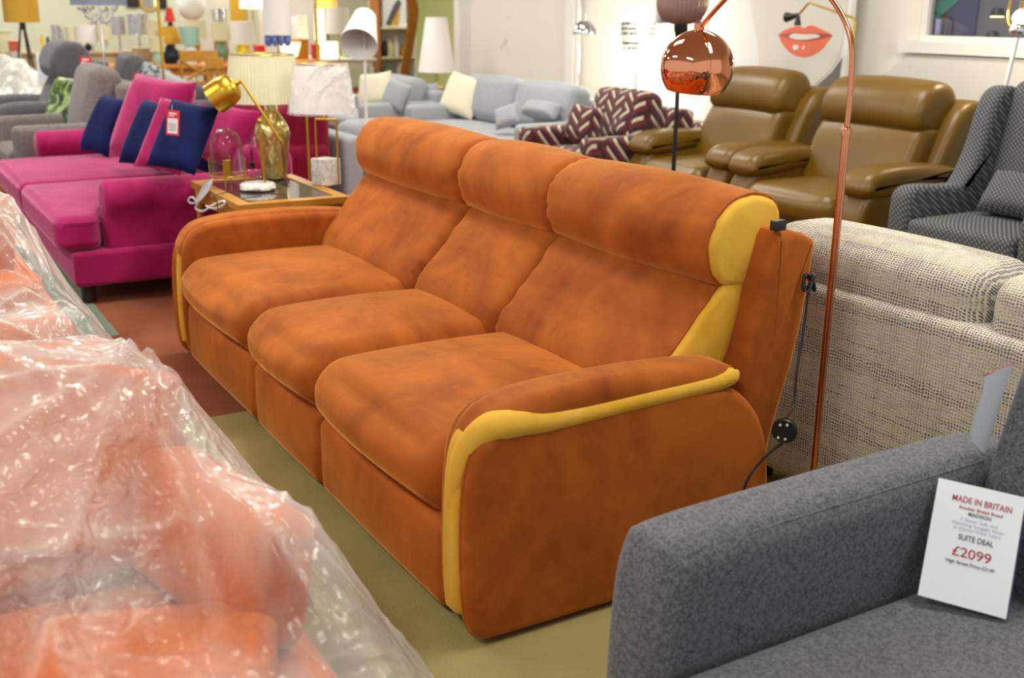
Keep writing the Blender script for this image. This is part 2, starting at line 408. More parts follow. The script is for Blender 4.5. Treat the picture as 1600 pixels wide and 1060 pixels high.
def spline(P, n=12):
    P = np.array(P, float); Q = np.vstack([2*P[0]-P[1], P, 2*P[-1]-P[-2]]); out = []
    for i in range(1, len(Q)-2):
        for t in np.linspace(0, 1, n, endpoint=False):
            out.append(.5*((2*Q[i])+(-Q[i-1]+Q[i+1])*t+(2*Q[i-1]-5*Q[i]+4*Q[i+1]-Q[i+2])*t*t+(-Q[i-1]+3*Q[i]-3*Q[i+1]+Q[i+2])*t**3))
    out.append(P[-1]); return np.array(out)
def cyl(x, y, z0, z1, r, seg=16): return tr(solid([(r, z0), (r, z1)], seg), (x, y, 0))
def pillow(w, h, t, n=14, pinch=.06):
    """scatter cushion standing in the XZ plane, thickness along Y"""
    V = []; F = []
    for s in (-1, 1):
        for i in range(n+1):
            for j in range(n+1):
                u = -1+2*i/n; v = -1+2*j/n
                k = 1-pinch*(1-v*v)*abs(u)**3; k2 = 1-pinch*(1-u*u)*abs(v)**3
                th = max(0, (1-u**4)*(1-v**4))**.55
                V.append((u*w/2*k, s*(t/2*th+.001), v*h/2*k2))
    N = (n+1)**2
    for i in range(n):
        for j in range(n):
            a = i*(n+1)+j; q = (a, a+n+1, a+n+2, a+1); F.append(q); F.append(tuple(N+x for x in q[::-1]))
    e = [i*(n+1) for i in range(n+1)]+[n*(n+1)+j for j in range(1, n+1)]+[i*(n+1)+n for i in range(n-1, -1, -1)]+[j for j in range(n-1, 0, -1)]
    for a, b in zip(e, e[1:]+e[:1]): F.append((a, N+a, N+b, b))
    return np.array(V), F
def sub(child, parent):
    child.parent = parent; return child
def mesh(name, m, mats, smooth=35, slots=None):
    me = bpy.data.meshes.new(name); me.from_pydata([tuple(map(float, v)) for v in m[0]], [], m[1]); me.update()
    for mt in (mats if isinstance(mats, (list, tuple)) else [mats]): me.materials.append(M[mt] if isinstance(mt, str) else mt)
    if slots is not None: me.polygons.foreach_set('material_index', slots)
    if smooth:
        me.polygons.foreach_set('use_smooth', [True]*len(me.polygons))
        try: me.set_sharp_from_angle(angle=math.radians(smooth))
        except Exception: pass
    me.validate(); return me
def part(name, m, mat, root=None, label=None, smooth=50, ws=False, slots=None):
    if ws and root is not None:
        o3 = root; loc = np.array(root.location)
        V = rot(np.array(m[0], float)-loc, rz=-root.rotation_euler[2]); m = (V, m[1])
    o = bpy.data.objects.new(name, mesh(name, m, mat, smooth, slots)); COL.objects.link(o)
    if root is not None: o.parent = root
    if label: o['label'] = label
    return o
def thing(name, label, cat, loc=(0, 0, 0), rz=0, group=None):
    o = bpy.data.objects.new(name, None); COL.objects.link(o); o.empty_display_size = .1
    o.location = tuple(float(x) for x in loc); o.rotation_euler = (0, 0, rz); o['label'] = label; o['category'] = cat
    if group: o['group'] = group
    return o
def tag(o, label, cat, group=None):
    o['label'] = label; o['category'] = cat
    if group: o['group'] = group
    return o
def single(name, m, mat, label, cat, loc=(0, 0, 0), rz=0, group=None, smooth=50):
    o = bpy.data.objects.new(name, mesh(name, m, mat, smooth)); COL.objects.link(o); o.location = tuple(float(x) for x in loc); o.rotation_euler = (0, 0, rz)
    return tag(o, label, cat, group)
def struct(name, m, mat, smooth=0, slots=None):
    o = bpy.data.objects.new(name, mesh(name, m, mat, smooth, slots)); COL.objects.link(o); o['kind'] = 'structure'; return o
def dup(root, loc, rz, label=None):
    r = root.copy(); COL.objects.link(r); r.location = tuple(loc); r.rotation_euler = (0, 0, rz)
    if label: r['label'] = label
    for ch in list(root.children):
        c = ch.copy(); COL.objects.link(c); c.parent = r
        for g in list(ch.children):
            d = g.copy(); COL.objects.link(d); d.parent = c
    return r

# ------------------------------------------------------------------ room
YB = 5.2; XL = -18.0; YR = 8.5
def quad(a, b, c, d): return np.array([a, b, c, d], float), [(0, 1, 2, 3)]
fl = [[(-1.84, -5), (4, -5), (4, 9), (-1.84, 9)], [(XL, -.19), (-1.84, -.19), (-1.84, 9), (XL, 9)],
      [(-3.1, -.60), (-1.84, -.60), (-1.84, -.19), (-3.1, -.19)], [(XL, -.6), (-3.1, -.6), (-3.1, -.19), (XL, -.19)], [(XL, -5), (-1.84, -5), (-1.84, -.6), (XL, -.6)]]
V = []; F = []
for q in fl:
    F.append(tuple(range(len(V), len(V)+4))); V += [(x, y, 0) for x, y in q]
struct('floor', (np.array(V, float), F), ['beigecarpet', 'redcarpet', 'tealcarpet'], slots=[0, 1, 1, 2, 1])
struct('ceiling', box(XL, 4, -5, YR+.1, CEIL, CEIL+.1), 'ceil')
# back wall with two window openings: x ranges W2 (left) and W1 (right)
w1l = at(1440, 60, 1, YB)[0]; w1z = at(1452, 66, 1, YB)[2]
w2l = at(1020, 40, 1, YB)[0]; w2r = at(1106, 40, 1, YB)[0]; w2z = at(1060, 45, 1, YB)[2]
XC = -9.8
XW = None
def wallpieces(y0, y1):
    return join(box(XC, w2l, y0, y1, 0, CEIL), box(w2l, w2r, y0, y1, 0, w2z), box(w2l, w2r, y0, y1, 2.3, CEIL), box(w2r, w1l, y0, y1, 0, CEIL),
                box(w1l, w1l+3.2, y0, y1, 0, w1z), box(w1l, w1l+3.2, y0, y1, 2.3, CEIL), box(w1l+3.2, 4, y0, y1, 0, CEIL))
struct('wall_back', wallpieces(YB, YB+.3), 'plaster')
struct('wall_alcove', join(box(XL, XC+.0, YR, YR+.1, 0, CEIL), box(XC-.1, XC, YB, YR, 0, CEIL)), 'lime')
struct('wall_left', box(XL-.1, XL, -5, YR+.1, 0, CEIL), 'palegreen')
def window(n, xl, xr, zb):
    f = struct('window_%d' % n, join(box(xl, xl+.045, YB-.02, YB+.04, zb, 2.3), box(xr-.045, xr, YB-.02, YB+.04, zb, 2.3), box(xl+.045, xr-.045, YB-.02, YB+.04, zb, zb+.045), box(xl+.045, xr-.045, YB-.02, YB+.04, 2.255, 2.3)), 'frame')
    s = part('window_sill', box(xl-.12, xr+.1, YB-.09, YB-.021, zb-.07, zb+.004), 'frame', f)
    return f
f1 = window(1, w1l, w1l+3.2, w1z); f2 = window(2, w2l, w2r, w2z)
# boards and strips seen through the glass, standing behind it
def wx(px, y): return at(px, 30, 1, y)[0]
yb = YB+.10
g = wx(1533, yb)
part('window_board', join(box(w1l, wx(1485, yb), yb, yb+.02, w1z, 2.3), box(wx(1528, yb), w1l+3.2, yb, yb+.02, w1z, 2.3)), 'wingrey', f1)
part('window_board', box(wx(1485, yb), wx(1528, yb), yb-.02, yb, w1z, 2.3), 'windark', f1)
p0 = at(1457, 30, 1, yb-.03); p1 = at(1457, 8, 1, yb-.03); p2 = at(1490, 0, 1, yb-.03)
dx = p2[0]-p0[0]
part('window_banner', (np.array([[p0[0], yb-.03, p0[2]-.03], [p0[0]+1.0, yb-.03, p0[2]+.75], [p0[0]+1.0, yb-.03, p0[2]+.95], [p0[0], yb-.03, p0[2]+.09]]+[[p0[0], yb-.02, p0[2]-.03], [p0[0]+1.0, yb-.02, p0[2]+.75], [p0[0]+1.0, yb-.02, p0[2]+.95], [p0[0], yb-.02, p0[2]+.09]]), [(0, 1, 2, 3), (7, 6, 5, 4), (0, 4, 5, 1), (1, 5, 6, 2), (2, 6, 7, 3), (3, 7, 4, 0)]), 'wingreen', f1, 'green diagonal stripe')
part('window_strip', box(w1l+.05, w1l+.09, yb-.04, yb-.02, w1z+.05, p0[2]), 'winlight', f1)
part('window_board', box(w2l, w2r, yb, yb+.02, w2z, 2.3), 'winblue', f2)
q0 = at(1022, 12, 1, yb-.02)
part('window_banner', (np.array([[w2l+.03, yb-.02, q0[2]-.02], [w2l+.6, yb-.02, q0[2]+.5], [w2l+.6, yb-.02, q0[2]+.9], [w2l+.03, yb-.02, q0[2]+.3]]), [(0, 1, 2, 3)]), 'winorange', f2, 'orange diagonal stripe')
for px, py in ((1432, 25), (1400, 60)):
    pass
for f, xl, xr, zb in ((f1, w1l, w1l+3.2, w1z), (f2, w2l, w2r, w2z)):
    part('pane', box(xl+.045, xr-.045, YB+.01, YB+.014, zb+.045, 2.255), 'glass', f)
# reflections of round lights in the right window, built as glowing discs behind the pane
for px, py in ((1558, 25), (1550, 60)):
    p = at(px, py, 1, yb-.05); k = ppm(p)
    t = thing('light_reflection', 'glowing disc for a round light reflected in the right window, %s of the two' % ('upper' if py < 40 else 'lower'), 'light', p)
    part('reflection_rim', tr(lathe([(.01, .05), (.03, .045), (11/k, .01), (11/k, 0)], 20)), 'black', t); part('diffuser', solid([(10/k, -.008), (10/k, .004)], 20), 'lit', t)
# sloped lower facing of the wall under the window, and pipe boxing
d0 = at(1300, 170, 1, YB-.06); d1 = at(1425, 84, 1, YB-.06)
P4 = [(d0[0], 0), (d0[0], d0[2]), (d1[0], d1[2]), (d1[0]+3.5, d1[2]), (d1[0]+3.5, 0)]
V = [(x, YB-.06, z) for x, z in P4]+[(x, YB+.0, z) for x, z in P4]
struct('trim_1', (np.array(V), [(0, 1, 2, 3, 4)[::-1], (0, 1, 6, 5), (1, 2, 7, 6), (2, 3, 8, 7), (3, 4, 9, 8)]), 'plastergrey')
xp = at(893, 60, 1, YB-.08)[0]
struct('trim_2', join(box(xp-.09, xp+.05, YB-.1, YB, 0, CEIL)), 'frame')
struct('trim_3', tr(solid([(.022, 0), (.022, CEIL)], 12), (xp+.09, YB-.06, 0)), 'frame', 40)
xq = at(750, 60, 1, YB-.2)[0]
struct('trim_4', box(XC, at(735, 60, 1, YB)[0], YB-.15, YB, 0, CEIL), 'frame')
for i, (lx, ly) in enumerate(LIGHTS):
    t = thing('ceiling_light', 'white rectangular ceiling light, unseen above the shop floor', 'ceiling light', (lx, ly, CEIL), 0, 'ceiling lights above the showroom')
    part('housing', join(box(-.78, .78, -.26, -.23, -.08, 0), box(-.78, .78, .23, .26, -.08, 0), box(-.78, -.755, -.23, .23, -.08, 0), box(.755, .78, -.23, .23, -.08, 0)), 'frame', t)
    part('diffuser', box(-.755, .755, -.23, .23, -.05, -.04), 'tube', t)
# ------------------------------------------------------------------ orange velvet sofa
t = S = thing('reclining_sofa', 'large burnt orange velvet three-seat sofa with mustard piping, in the middle', 'sofa', (-1.35, .45, 0))
def P(name, m, mat, root=S, label=None, sm=50): return part(name, m, mat, root, label, sm, ws=True) if root is S else part(name, (np.array(m[0])-np.array(S.location), m[1]), mat, root, label, sm)
O = 'orange'
P('base', rbox(-2.62, -.05, .05, .86, .03, .40, .03, 6, 2), O)
SEG = [(-2.53, -1.635), (-1.635, -1.0), (-1.0, -.15)]
for i, (a, b) in enumerate(SEG):
    g = .004
    def fn(V, a=a, b=b):
        V = V.copy(); f = np.clip((.12-V[:, 1])/.2, 0, 1)
        u = (V[:, 0]-a)/(b-a)*2-1
        V[:, 2] -= .018*f*f*np.clip((V[:, 2]-.3)/.15, 0, 1)
        e = np.exp(-(1-np.abs(u))*(b-a)/.05)
        V[:, 1] += .012*e*np.sin(V[:, 2]*60+a*9)*np.clip(1-np.abs(V[:, 1])/.2, 0, 1)*.3
        V[:, 2] += .003*np.sin(V[:, 1]*42+u*3)*e*.8
        return V
    P('seat', rbox(a+g, b-g, -.035, .70, .262, .462, .085, 22, 6, (.0, .036, .036), fn), O)
    P('footrest_panel', rbox(a+g, b-g, -.015, .09, .022, .268, .035, 14, 4, (0, .018, 0), lambda V: V), O)
BACKP = [(.62, .38), (.592, .44), (.615, .515), (.70, .595), (.78, .69), (.848, .765), (.90, .80), (.985, .76), (.95, .66), (.88, .56), (.82, .42), (.70, .36)]
HEADP = [(.85, .745), (.808, .772), (.782, .84), (.790, .91), (.842, .974), (.92, 1.0), (1.0, .985), (1.035, .94), (1.03, .86), (.99, .77), (.93, .74)]
BX = [(-2.60, -1.612), (-1.618, -.985), (-.99, -.182)]
for i, (a, b) in enumerate(BX):
    bk_ = P('backrest', slab(BACKP, a+.003, b-.003, .05 if i < 2 else .016, n=22, k=6, gather=.0065, gn=30+i, bulge=.016, cap=0, seed=i), O)
    hd_ = P('headrest', slab(HEADP, a+.003, b+(.0 if i < 2 else .006)-.003, .04 if i < 2 else .016, n=22, k=6, gather=.007, gn=34+i, bulge=.014, seed=i+5), O)
def shrink(Pf, d):
    Pf = np.array(Pf); c = Pf.mean(0); return c+(Pf-c)*(1-d)
gb_ = P('side_gusset', slab(shrink(BACKP, .03), -.262, -.168, .022, n=6, k=5, gather=.002, gn=9, cap=.006, bulge=-.002), 'mustard', label='mustard velvet side of the backrest cushion')
gh_ = P('side_gusset', slab(shrink(HEADP, .03), -.252, -.162, .022, n=6, k=5, gather=.002, gn=11, cap=.006, bulge=-.002), 'mustard', label='mustard velvet side of the headrest cushion')
def seam(outl, x, r=.004):
    Pc = chaikin(outl, 2); Pc = np.vstack([Pc, Pc[:1]]); return tube([(x, q[0], q[1]) for q in Pc], r, 6)
sub(gb_, bk_); sub(gh_, hd_); sub(P('piping', seam(shrink(BACKP, -.0), -.190, .0035), O), bk_); sub(P('piping', seam(shrink(HEADP, -.0), -.186, .0035), O), hd_)
FR = [(.84, .46), (.88, .62), (.925, .88), (.95, .915), (1.075, .885), (1.09, .85), (1.055, .58), (.99, .36), (.96, .2), (.90, .18), (.86, .30)]
P('back_frame', slab(FR, -2.63, -.085, .025, n=14, k=4, smooth=1), O)
PO = [(.05, .008), (.0, .02), (-.026, .07), (-.034, .28), (-.024, .44), (.004, .52), (.06, .55), (.3, .548), (.60, .55), (.72, .54), (.80, .50), (.865, .42), (.90, .30), (.91, .10), (.905, .012)]
PM = [(-.026, .05), (-.036, .12), (-.038, .28), (-.028, .46), (0, .53), (.05, .56), (.3, .55), (.60, .54), (.60, .10), (.3, .04)]
PI_ = [(.0, .025), (-.022, .10), (-.024, .28), (-.014, .46), (.008, .53), (.045, .568), (.10, .590), (.22, .602), (.45, .604), (.68, .590), (.75, .575), (.80, .50), (.88, .30), (.88, .03)]
PAD = [(-.018, .47), (.0, .525), (.035, .568), (.08, .592), (.20, .612), (.45, .616), (.68, .602), (.755, .588), (.785, .565), (.765, .53), (.66, .48), (.4, .43), (.1, .42), (.0, .43)]
for s in (1, -1):
    def X(a, b): return (a, b) if s > 0 else (-2.69-b, -2.69-a)
    w = 'near' if s > 0 else 'far'
    P('arm', slab(PI_, *X(-.168, -.105), .028, n=3, k=5), O)
    pan_ = P('arm_panel', slab(PO, *X(-.062, .0), .026, n=3, k=6, cap=.008), O)
    P('arm_trim', slab(PM if s > 0 else [(y+.012, z) for y, z in PM], *X(-.128 if s > 0 else -.112, -.045), .022, n=3, k=5), 'mustard', label='mustard velvet trim of the arm front')
    pad_ = P('armrest_pad', slab(PAD, *X(-.150, -.006), .040, n=6, k=6, smooth=2, gather=.0012, gn=40), O)
    xs = (.002 if s > 0 else -2.692)
    path = spline([(-.018, .36), (-.010, .44), (.012, .508), (.05, .548), (.11, .550), (.18, .541), (.30, .541), (.5, .547), (.69, .552), (.752, .560), (.775, .568)], 8)
    path = path if s > 0 else path+np.array([.03, .0])
    rr = (1 if s > 0 else .3)*np.interp(np.linspace(0, 1, len(path)), [0, .12, .3, .6, .9, 1], [.016, .030, .036, .025, .023, .006])
    off = np.interp(np.linspace(0, 1, len(path)), [0, .15, .35, 1], [.078, .066, .022, .022])
    sub(P('piping', tube([(xs-s*o, y, z) for (y, z), o in zip(path, off)], rr, 14), 'mustard', label='mustard velvet roll under the armrest pad'), pad_)
    sub(P('piping', seam(PO, X(-.03, -.03)[0], .0035), O), pan_)
# handset hub on its cable
hp = at(1226, 673, 0, .03)
H = thing('charging_hub', 'round black charging hub dangling on its cable at the back corner of the orange sofa', 'charger', hp)
rzh = math.radians(-25)
DK = part('disc', tr(solid([(.030, -.010), (.034, -.006), (.034, .006), (.031, .010)], 28), (0, 0, 0), PI/2, 0, math.radians(40)), 'black', H)
dirv = np.array([math.sin(math.radians(40)), -math.cos(math.radians(40)), 0]); side = np.array([math.cos(math.radians(40)), math.sin(math.radians(40)), 0])
for a, b in ((-.012, .018), (.006, .020), (-.014, -.018), (.004, -.02)):
    part('contact', tr(solid([(.0036, -.001), (.0036, .002)], 10), tuple(dirv*.0112+side*a+np.array([0, 0, b])), PI/2, 0, math.radians(40)), 'whiteplastic', DK)
kn = at(1264, 442, 0, -.06)-hp
c1 = spline([kn, at(1258, 500, 0, -.05)-hp, at(1245, 580, 0, -.02)-hp, at(1240, 630, 0, .0)-hp, (0, .003, .034)], 10)
c2 = spline([(0, -.003, -.034), at(1195, 715, 0, .024)-hp, at(1168, 750, 0, .022)-hp, at(1160, 790, 0, .022)-hp, at(1165, 830, 0, .022)-hp], 10)
part('cable', tube(c1, .0035, 8), 'black', H); part('cable', tube(c2, .0035, 8), 'black', H)
loops = [kn+np.array([.01*math.sin(a*1.3), .014*math.cos(a), .022*math.sin(a*1.7)]) for a in np.linspace(0, 14, 70)]
part('cable_tie', tube(loops, .004, 6), 'black', H)
bk = at(1216, 352, 0, -.09)
single('cable_clip', rbox(-.012, .012, -.02, .02, -.014, .014, .004, 2, 2), 'black', 'small black clip behind the near headrest of the orange sofa', 'clip', bk)

# ------------------------------------------------------------------ ivory tweed sofa seen from behind
y0 = 1.25
zt = at(1400, 480, 1, y0)[2]
S2 = thing('tweed_sofa', 'cream and grey tweed sofa seen from behind, back to the copper lamp', 'sofa', (.55, y0+.45, 0))
def P2(name, m, mat='tweed', label=None): return part(name, m, mat, S2, label, 50, ws=True)
L0, L1 = -.55, 1.75
P2('back', rbox(L0, L1, y0, y0+.16, .06, zt, .03, 14, 4, (0, .006, 0)))
P2('base', rbox(L0+.02, L1-.02, y0+.1, y0+.92, .08, .34, .03, 6, 3))
P2('arm', rbox(L0, L0+.18, y0+.12, y0+.95, .08, .58, .05, 6, 4)); P2('arm', rbox(L1-.18, L1, y0+.12, y0+.95, .08, .58, .05, 6, 4))
xs = at(1578, 470, 1, y0+.15)[0]
for a, b in ((L0+.05, xs), (xs, L1-.05)):
    P2('back_cushion', rbox(a+.006, b-.006, y0+.035, y0+.30, .42, at(1400, 380, 1, y0+.12)[2], .07, 16, 5, (0, .02, .012)))
    P2('seat_cushion', rbox(max(a, L0+.18)+.004, min(b, L1-.18)-.004, y0+.24, y0+.94, .34, .47, .05, 8, 4, (0, .01, .015)))
for a in (L0+.1, L1-.1):
    for b in (y0+.08, y0+.86): P2('leg', cyl(a, b, 0, .09, .022, 10), 'darkwood')

# ------------------------------------------------------------------ grey wool sofa at the right
S3 = thing('grey_sofa', 'grey wool sofa in the bottom right corner carrying the price card', 'sofa', (1.5, .4, 0))
def P3(name, m, mat='greywool', label=None): return part(name, m, mat, S3, label, 50, ws=True)
def armfn(V):
    V = V.copy(); V[:, 0] += -.03*np.clip((.6-V[:, 2])/.5, 0, 1)*np.clip((.72-V[:, 0])/.06, 0, 1); return V
ARMP = [(-.085, .04), (-.095, .30), (-.085, .52), (-.06, .603), (-.03, .622), (.2, .627), (.5, .63), (.80, .632), (.90, .60), (.93, .3), (.92, .04)]
P3('arm', slab(ARMP, .600, .765, .055, n=8, k=6, cap=.006))
P3('piping', tube([(.748, y, z) for y, z in ((-.055, .585), (-.02, .603), (.2, .611), (.5, .614), (.72, .616))], .0022, 6))
P3('arm', slab(ARMP, 2.45, 2.61, .05, n=4, k=4))
P3('base', rbox(.70, 2.5, -.02, .98, .06, .30, .03, 8, 3))
P3('seat_cushion', rbox(.768, 1.62, -.10, .74, .27, .405, .045, 18, 5, (0, .01, .022)))
P3('seat_cushion', rbox(1.624, 2.45, -.10, .74, .27, .405, .045, 8, 4, (0, .01, .022)))
P3('back', rbox(.70, 2.5, .93, 1.06, .06, .76, .04, 8, 4))
BC = [(.655, .40), (.665, .43), (.70, .60), (.76, .80), (.80, .92), (.86, .96), (.96, .93), (.97, .70), (.92, .44), (.88, .39)]
P3('back_cushion', slab(BC, .755, 1.62, .05, n=12, k=5, bulge=.012)); P3('back_cushion', slab(BC, 1.625, 2.47, .05, n=8, k=5, bulge=.012))
for a in (.72, 2.5):
    for b in (0, .85): P3('leg', cyl(a, b, 0, .06, .02, 10), 'darkwood')
# hanging paper tag on the corner of its back
a0 = at(1578, 568, 1, .70); a1 = at(1537, 612, 1, .69); a2 = at(1518, 690, 1, .68); a3 = at(1534, 706, 1, .68); a4 = at(1556, 640, 1, .69); a5 = at(1584, 580, 1, .70)
def ribbon(L, R, th=(0, -.002, 0)):
    L = spline(L, 6); R = spline(R, 6); n = len(L); V = []; F = []
    for d in (0, 1):
        for a, b in zip(L, R): V += [a+d*np.array(th), b+d*np.array(th)]
    for i in range(n-1):
        a = 2*i; F.append((a, a+2, a+3, a+1)); b = a+2*n; F.append((b, b+1, b+3, b+2))
    return np.array(V), F
c = at(1545, 640, 0, .742)
def tg(px, py): return at(px, py, 0, .742)
tagm = ribbon([tg(1537, 588), tg(1532, 620), tg(1519, 660), tg(1516, 685), tg(1532, 706)], [tg(1582, 568), tg(1568, 610), tg(1556, 650), tg(1548, 680), tg(1538, 707)], (.002, 0, 0))
TG = thing('swing_tag', 'white curled paper swing tag hanging off the grey sofa back', 'tag', tg(1555, 640))
part('tag_paper', tagm, 'paper', TG, ws=True)
part('tag_stripe', tr(tube([tg(1537, 587)-tg(1555, 640), tg(1560, 579)-tg(1555, 640), tg(1584, 567)-tg(1555, 640)], .0016, 6)), 'redink', TG)
# price card
C0 = at(1434, 930, 2, .432)
up = np.array([-.055, .115, .98]); C3 = at(1572, 968, 2, .425)
wv = C3-C0; W = np.linalg.norm(wv); ex = wv/W
# card height direction chosen so that its top corner meets the photo
best = None
for ly in np.linspace(-.6, 1.0, 161):
    u_ = np.array([-ex[1]*ly, ex[0]*ly, 1.]); u_ /= np.linalg.norm(u_)
    for h in np.linspace(.14, .34, 81):
        p = C0+u_*h; q = p-CAM; e = abs(800+FPX*(q@CR)/(q@_f)-1467)+abs(530-FPX*(q@CU)/(q@_f)-747)
        if best is None or e < best[0]: best = (e, u_, h)
_, eu, HC = best
en = np.cross(ex, eu)
PC = thing('price_card', 'white price card with red and dark lettering, leaning on the grey sofa', 'sign', C0+ex*W/2)
base = np.array(PC.location)
def cardbox(u0, u1, v0, v1, d0, d1):
    V = [C0+ex*u+eu*v+en*d-base for u in (u0, u1) for v in (v0, v1) for d in (d0, d1)]
    return np.array(V), [(0, 1, 3, 2), (4, 6, 7, 5), (0, 4, 5, 1), (2, 3, 7, 6), (0, 2, 6, 4), (1, 5, 7, 3)]
PCc = part('card', cardbox(0, W, 0, HC, -.002, 0), 'paper', PC)
part('card_backing', cardbox(0, W+.003, 0, HC, -.006, -.002), 'navytrim', PC, 'dark blue card backing')
def text(s, cx, cy, size, mat, name='lettering', root=PC, bold=.0, O0=None, EX=None, EU=None, EN=None, width=None):
    cu = bpy.data.curves.new('lettering', 'FONT'); cu.body = s; cu.size = size; cu.align_x = 'CENTER'; cu.align_y = 'CENTER'; cu.extrude = .0002; cu.offset = bold
    o = bpy.data.objects.new('tmp', cu); COL.objects.link(o); bpy.context.view_layer.update()
    me = bpy.data.meshes.new_from_object(o.evaluated_get(bpy.context.evaluated_depsgraph_get())); bpy.data.objects.remove(o)
    V = np.array([v.co[:] for v in me.vertices])
    if width: V[:, 0] *= width/max(1e-6, V[:, 0].max()-V[:, 0].min())
    O0 = C0 if O0 is None else O0; EX = ex if EX is None else EX; EU = eu if EU is None else EU; EN = en if EN is None else EN
    me.vertices.foreach_set('co', (O0+V[:, :1]*EX+V[:, 1:2]*EU+(V[:, 2:3]+.0006)*EN+EX*cx+EU*cy-np.array(root.location)).ravel()); me.update()
    me.materials.clear(); me.materials.append(M[mat]); ob = bpy.data.objects.new(name, me); COL.objects.link(ob); ob.parent = root; return ob
cx = W*.535
for s_, v, sz, mt, bd, wd in (('MADE IN BRITAIN', .865, .0165, 'redink', .0002, .68), ('Another British Brand', .80, .009, 'redink', .0001, .50), ('MADISON', .755, .010, 'darkink', .0001, .26),
    ('3 Seater Sofa and', .705, .0085, 'paleink', 0, .42), ('Matching Snuggle Chair', .665, .0085, 'paleink', 0, .60), ('in Choice Wool Fabric', .625, .0085, 'paleink', 0, .54),
    ('SUITE DEAL', .555, .0145, 'darkink', .0002, .40), ('\u00a32099', .43, .025, 'redink', .0002, .44), ('High Street Price \u00a33149', .345, .0088, 'darkink', .0001, .55)):
    sub(text(s_, cx-W*.02*(v < .5), HC*v, sz, mt, bold=bd, width=W*wd), PCc)

# ------------------------------------------------------------------ copper arc lamp and black lamp
yl = 1.145
pt = at(1325, 180, 1, yl); xl = pt[0]; zc = at(1322, 205, 1, yl)[2]
T = thing('arc_floor_lamp', 'copper arc floor lamp with mirror-bright globe shade, behind the orange sofa', 'lamp', (xl, yl, 0))
part('base', solid([(.085, 0), (.085, .012), (.03, .02)], 32), 'copperpole', T)
part('pole', tube([(0, 0, .01), (0, 0, zc)], .0105, 16), 'copperpole', T)
part('collar', solid([(.013, zc-.012), (.013, zc+.008), (.009, zc+.014)], 16), 'copperpole', T)
g = at(1089, 105, 1, yl); gx = g[0]-xl; gz = g[2]; R = 57/ppm(g)
e = at(1090, 47, 1, yl)
pts = [(0, 0, zc), (0, 0, zc+.12)]+[(at(px, py, 1, yl)[0]-xl, 0, at(px, py, 1, yl)[2]) for px, py in ((1329, 60), (1304, 5), (1262, -36), (1215, -52), (1170, -38), (1130, 2), (1105, 30), (1089, 50))]
part('arm', tube(spline(pts, 10), .0075, 12), 'copperpole', T)
tilt = math.radians(6)
prof = [(R*math.sin(a), R*math.cos(a)) for a in np.linspace(.02, math.radians(130), 40)]
prof += [(r_*.985, z) for r_, z in prof[::-1]]
part('lamp_shade', tr(lathe(prof, 56), (gx, 0, gz), 0, tilt, 0), 'copper', T, smooth=80)
part('socket', tr(solid([(.016, R-.003), (.016, R+.018), (.008, R+.024)], 16), (gx, 0, gz), 0, 0, 0), 'copperpole', T)
yb2 = 2.75
p = at(1053, 262, 1, yb2); pu = at(1058, 157, 1, yb2)
T = thing('floor_lamp', 'black floor lamp with smoked ribbed glass shade above the copper globe', 'lamp', (pu[0], yb2, 0))
sb = at(1075, 38, 1, yb2)
part('base', solid([(.13, 0), (.13, .015), (.02, .025)], 28), 'black', T)
part('pole', tube([(0, 0, .02), (0, 0, sb[2]-.06)], .012, 12), 'black', T)
k = ppm(sb)
part('socket', solid([(8/k, sb[2]-.075), (10/k, sb[2]-.04), (11/k, sb[2]-.035), (11/k, sb[2]+.005)], 20), 'black', T)
z0 = sb[2]
pr = [(14/k, 0), (28/k, 6/k), (37/k, 18/k), (39/k, 36/k), (37/k, 60/k), (28/k, 74/k), (15/k, 80/k)]
def ribs(V):
    a = np.arctan2(V[:, 1], V[:, 0]); f = 1+.02*np.cos(a*34); V = V.copy(); V[:, 0] *= f; V[:, 1] *= f; return V
part('lamp_shade', tr(lathe([(x, z) for x, z in spline(np.array(pr), 5)], 136, ribs), (0, 0, z0)), 'smoke', T)
# ------------------------------------------------------------------ coral sofas wrapped in plastic
def wrapped(xa, xb, yf, depth, lab, ah=.5):
    W_ = thing('wrapped_sofa', lab, 'sofa', ((xa+xb)/2, yf-depth/2, 0))
    def Q(name, m, mat='coral'): return part(name, m, mat, W_, None, 50, ws=True)
    Q('base', rbox(xa+.1, xb-.02, yf-depth, yf-.02, .05, .30, .04, 6, 3))
    Q('arm', rbox(xa, xa+.17, yf-depth, yf-.03, .05, ah, .06, 6, 5, (0, 0, .01)))
    Q('arm', rbox(xb-.17, xb, yf-depth, yf-.03, .05, ah, .06, 6, 5, (0, 0, .01)))
    xm = (xa+xb)/2
    Q('seat_cushion', rbox(xa+.175, xm-.004, yf-depth+.15, yf, .28, .44, .06, 10, 5, (0, .01, .02))); Q('seat_cushion', rbox(xm+.004, xb-.175, yf-depth+.15, yf, .28, .44, .06, 10, 5, (0, .01, .02)))
    Q('back', rbox(xa+.02, xb-.02, yf-depth-.12, yf-depth+.06, .05, .80, .06, 8, 4))
    return W_
W1 = wrapped(-1.05, 1.15, -.545, .85, 'coral sofa wrapped in clear plastic filling the bottom left corner', .60)
def cush(x, y, z, w, h, d, rx, ry, rz, lab, grp='coral cushions piled under the plastic'):
    m = tr(rbox(-w/2, w/2, -d/2, d/2, -h/2, h/2, .035, 10, 5, (.004, .016, .004)), (0, 0, 0), rx, ry, rz)
    m = (np.array(m[0])-np.array([0, 0, np.array(m[0])[:, 2].min()]), m[1])
    return single('loose_cushion', m, 'coral', lab, 'cushion', (x, y, z), 0, grp)
D = math.radians
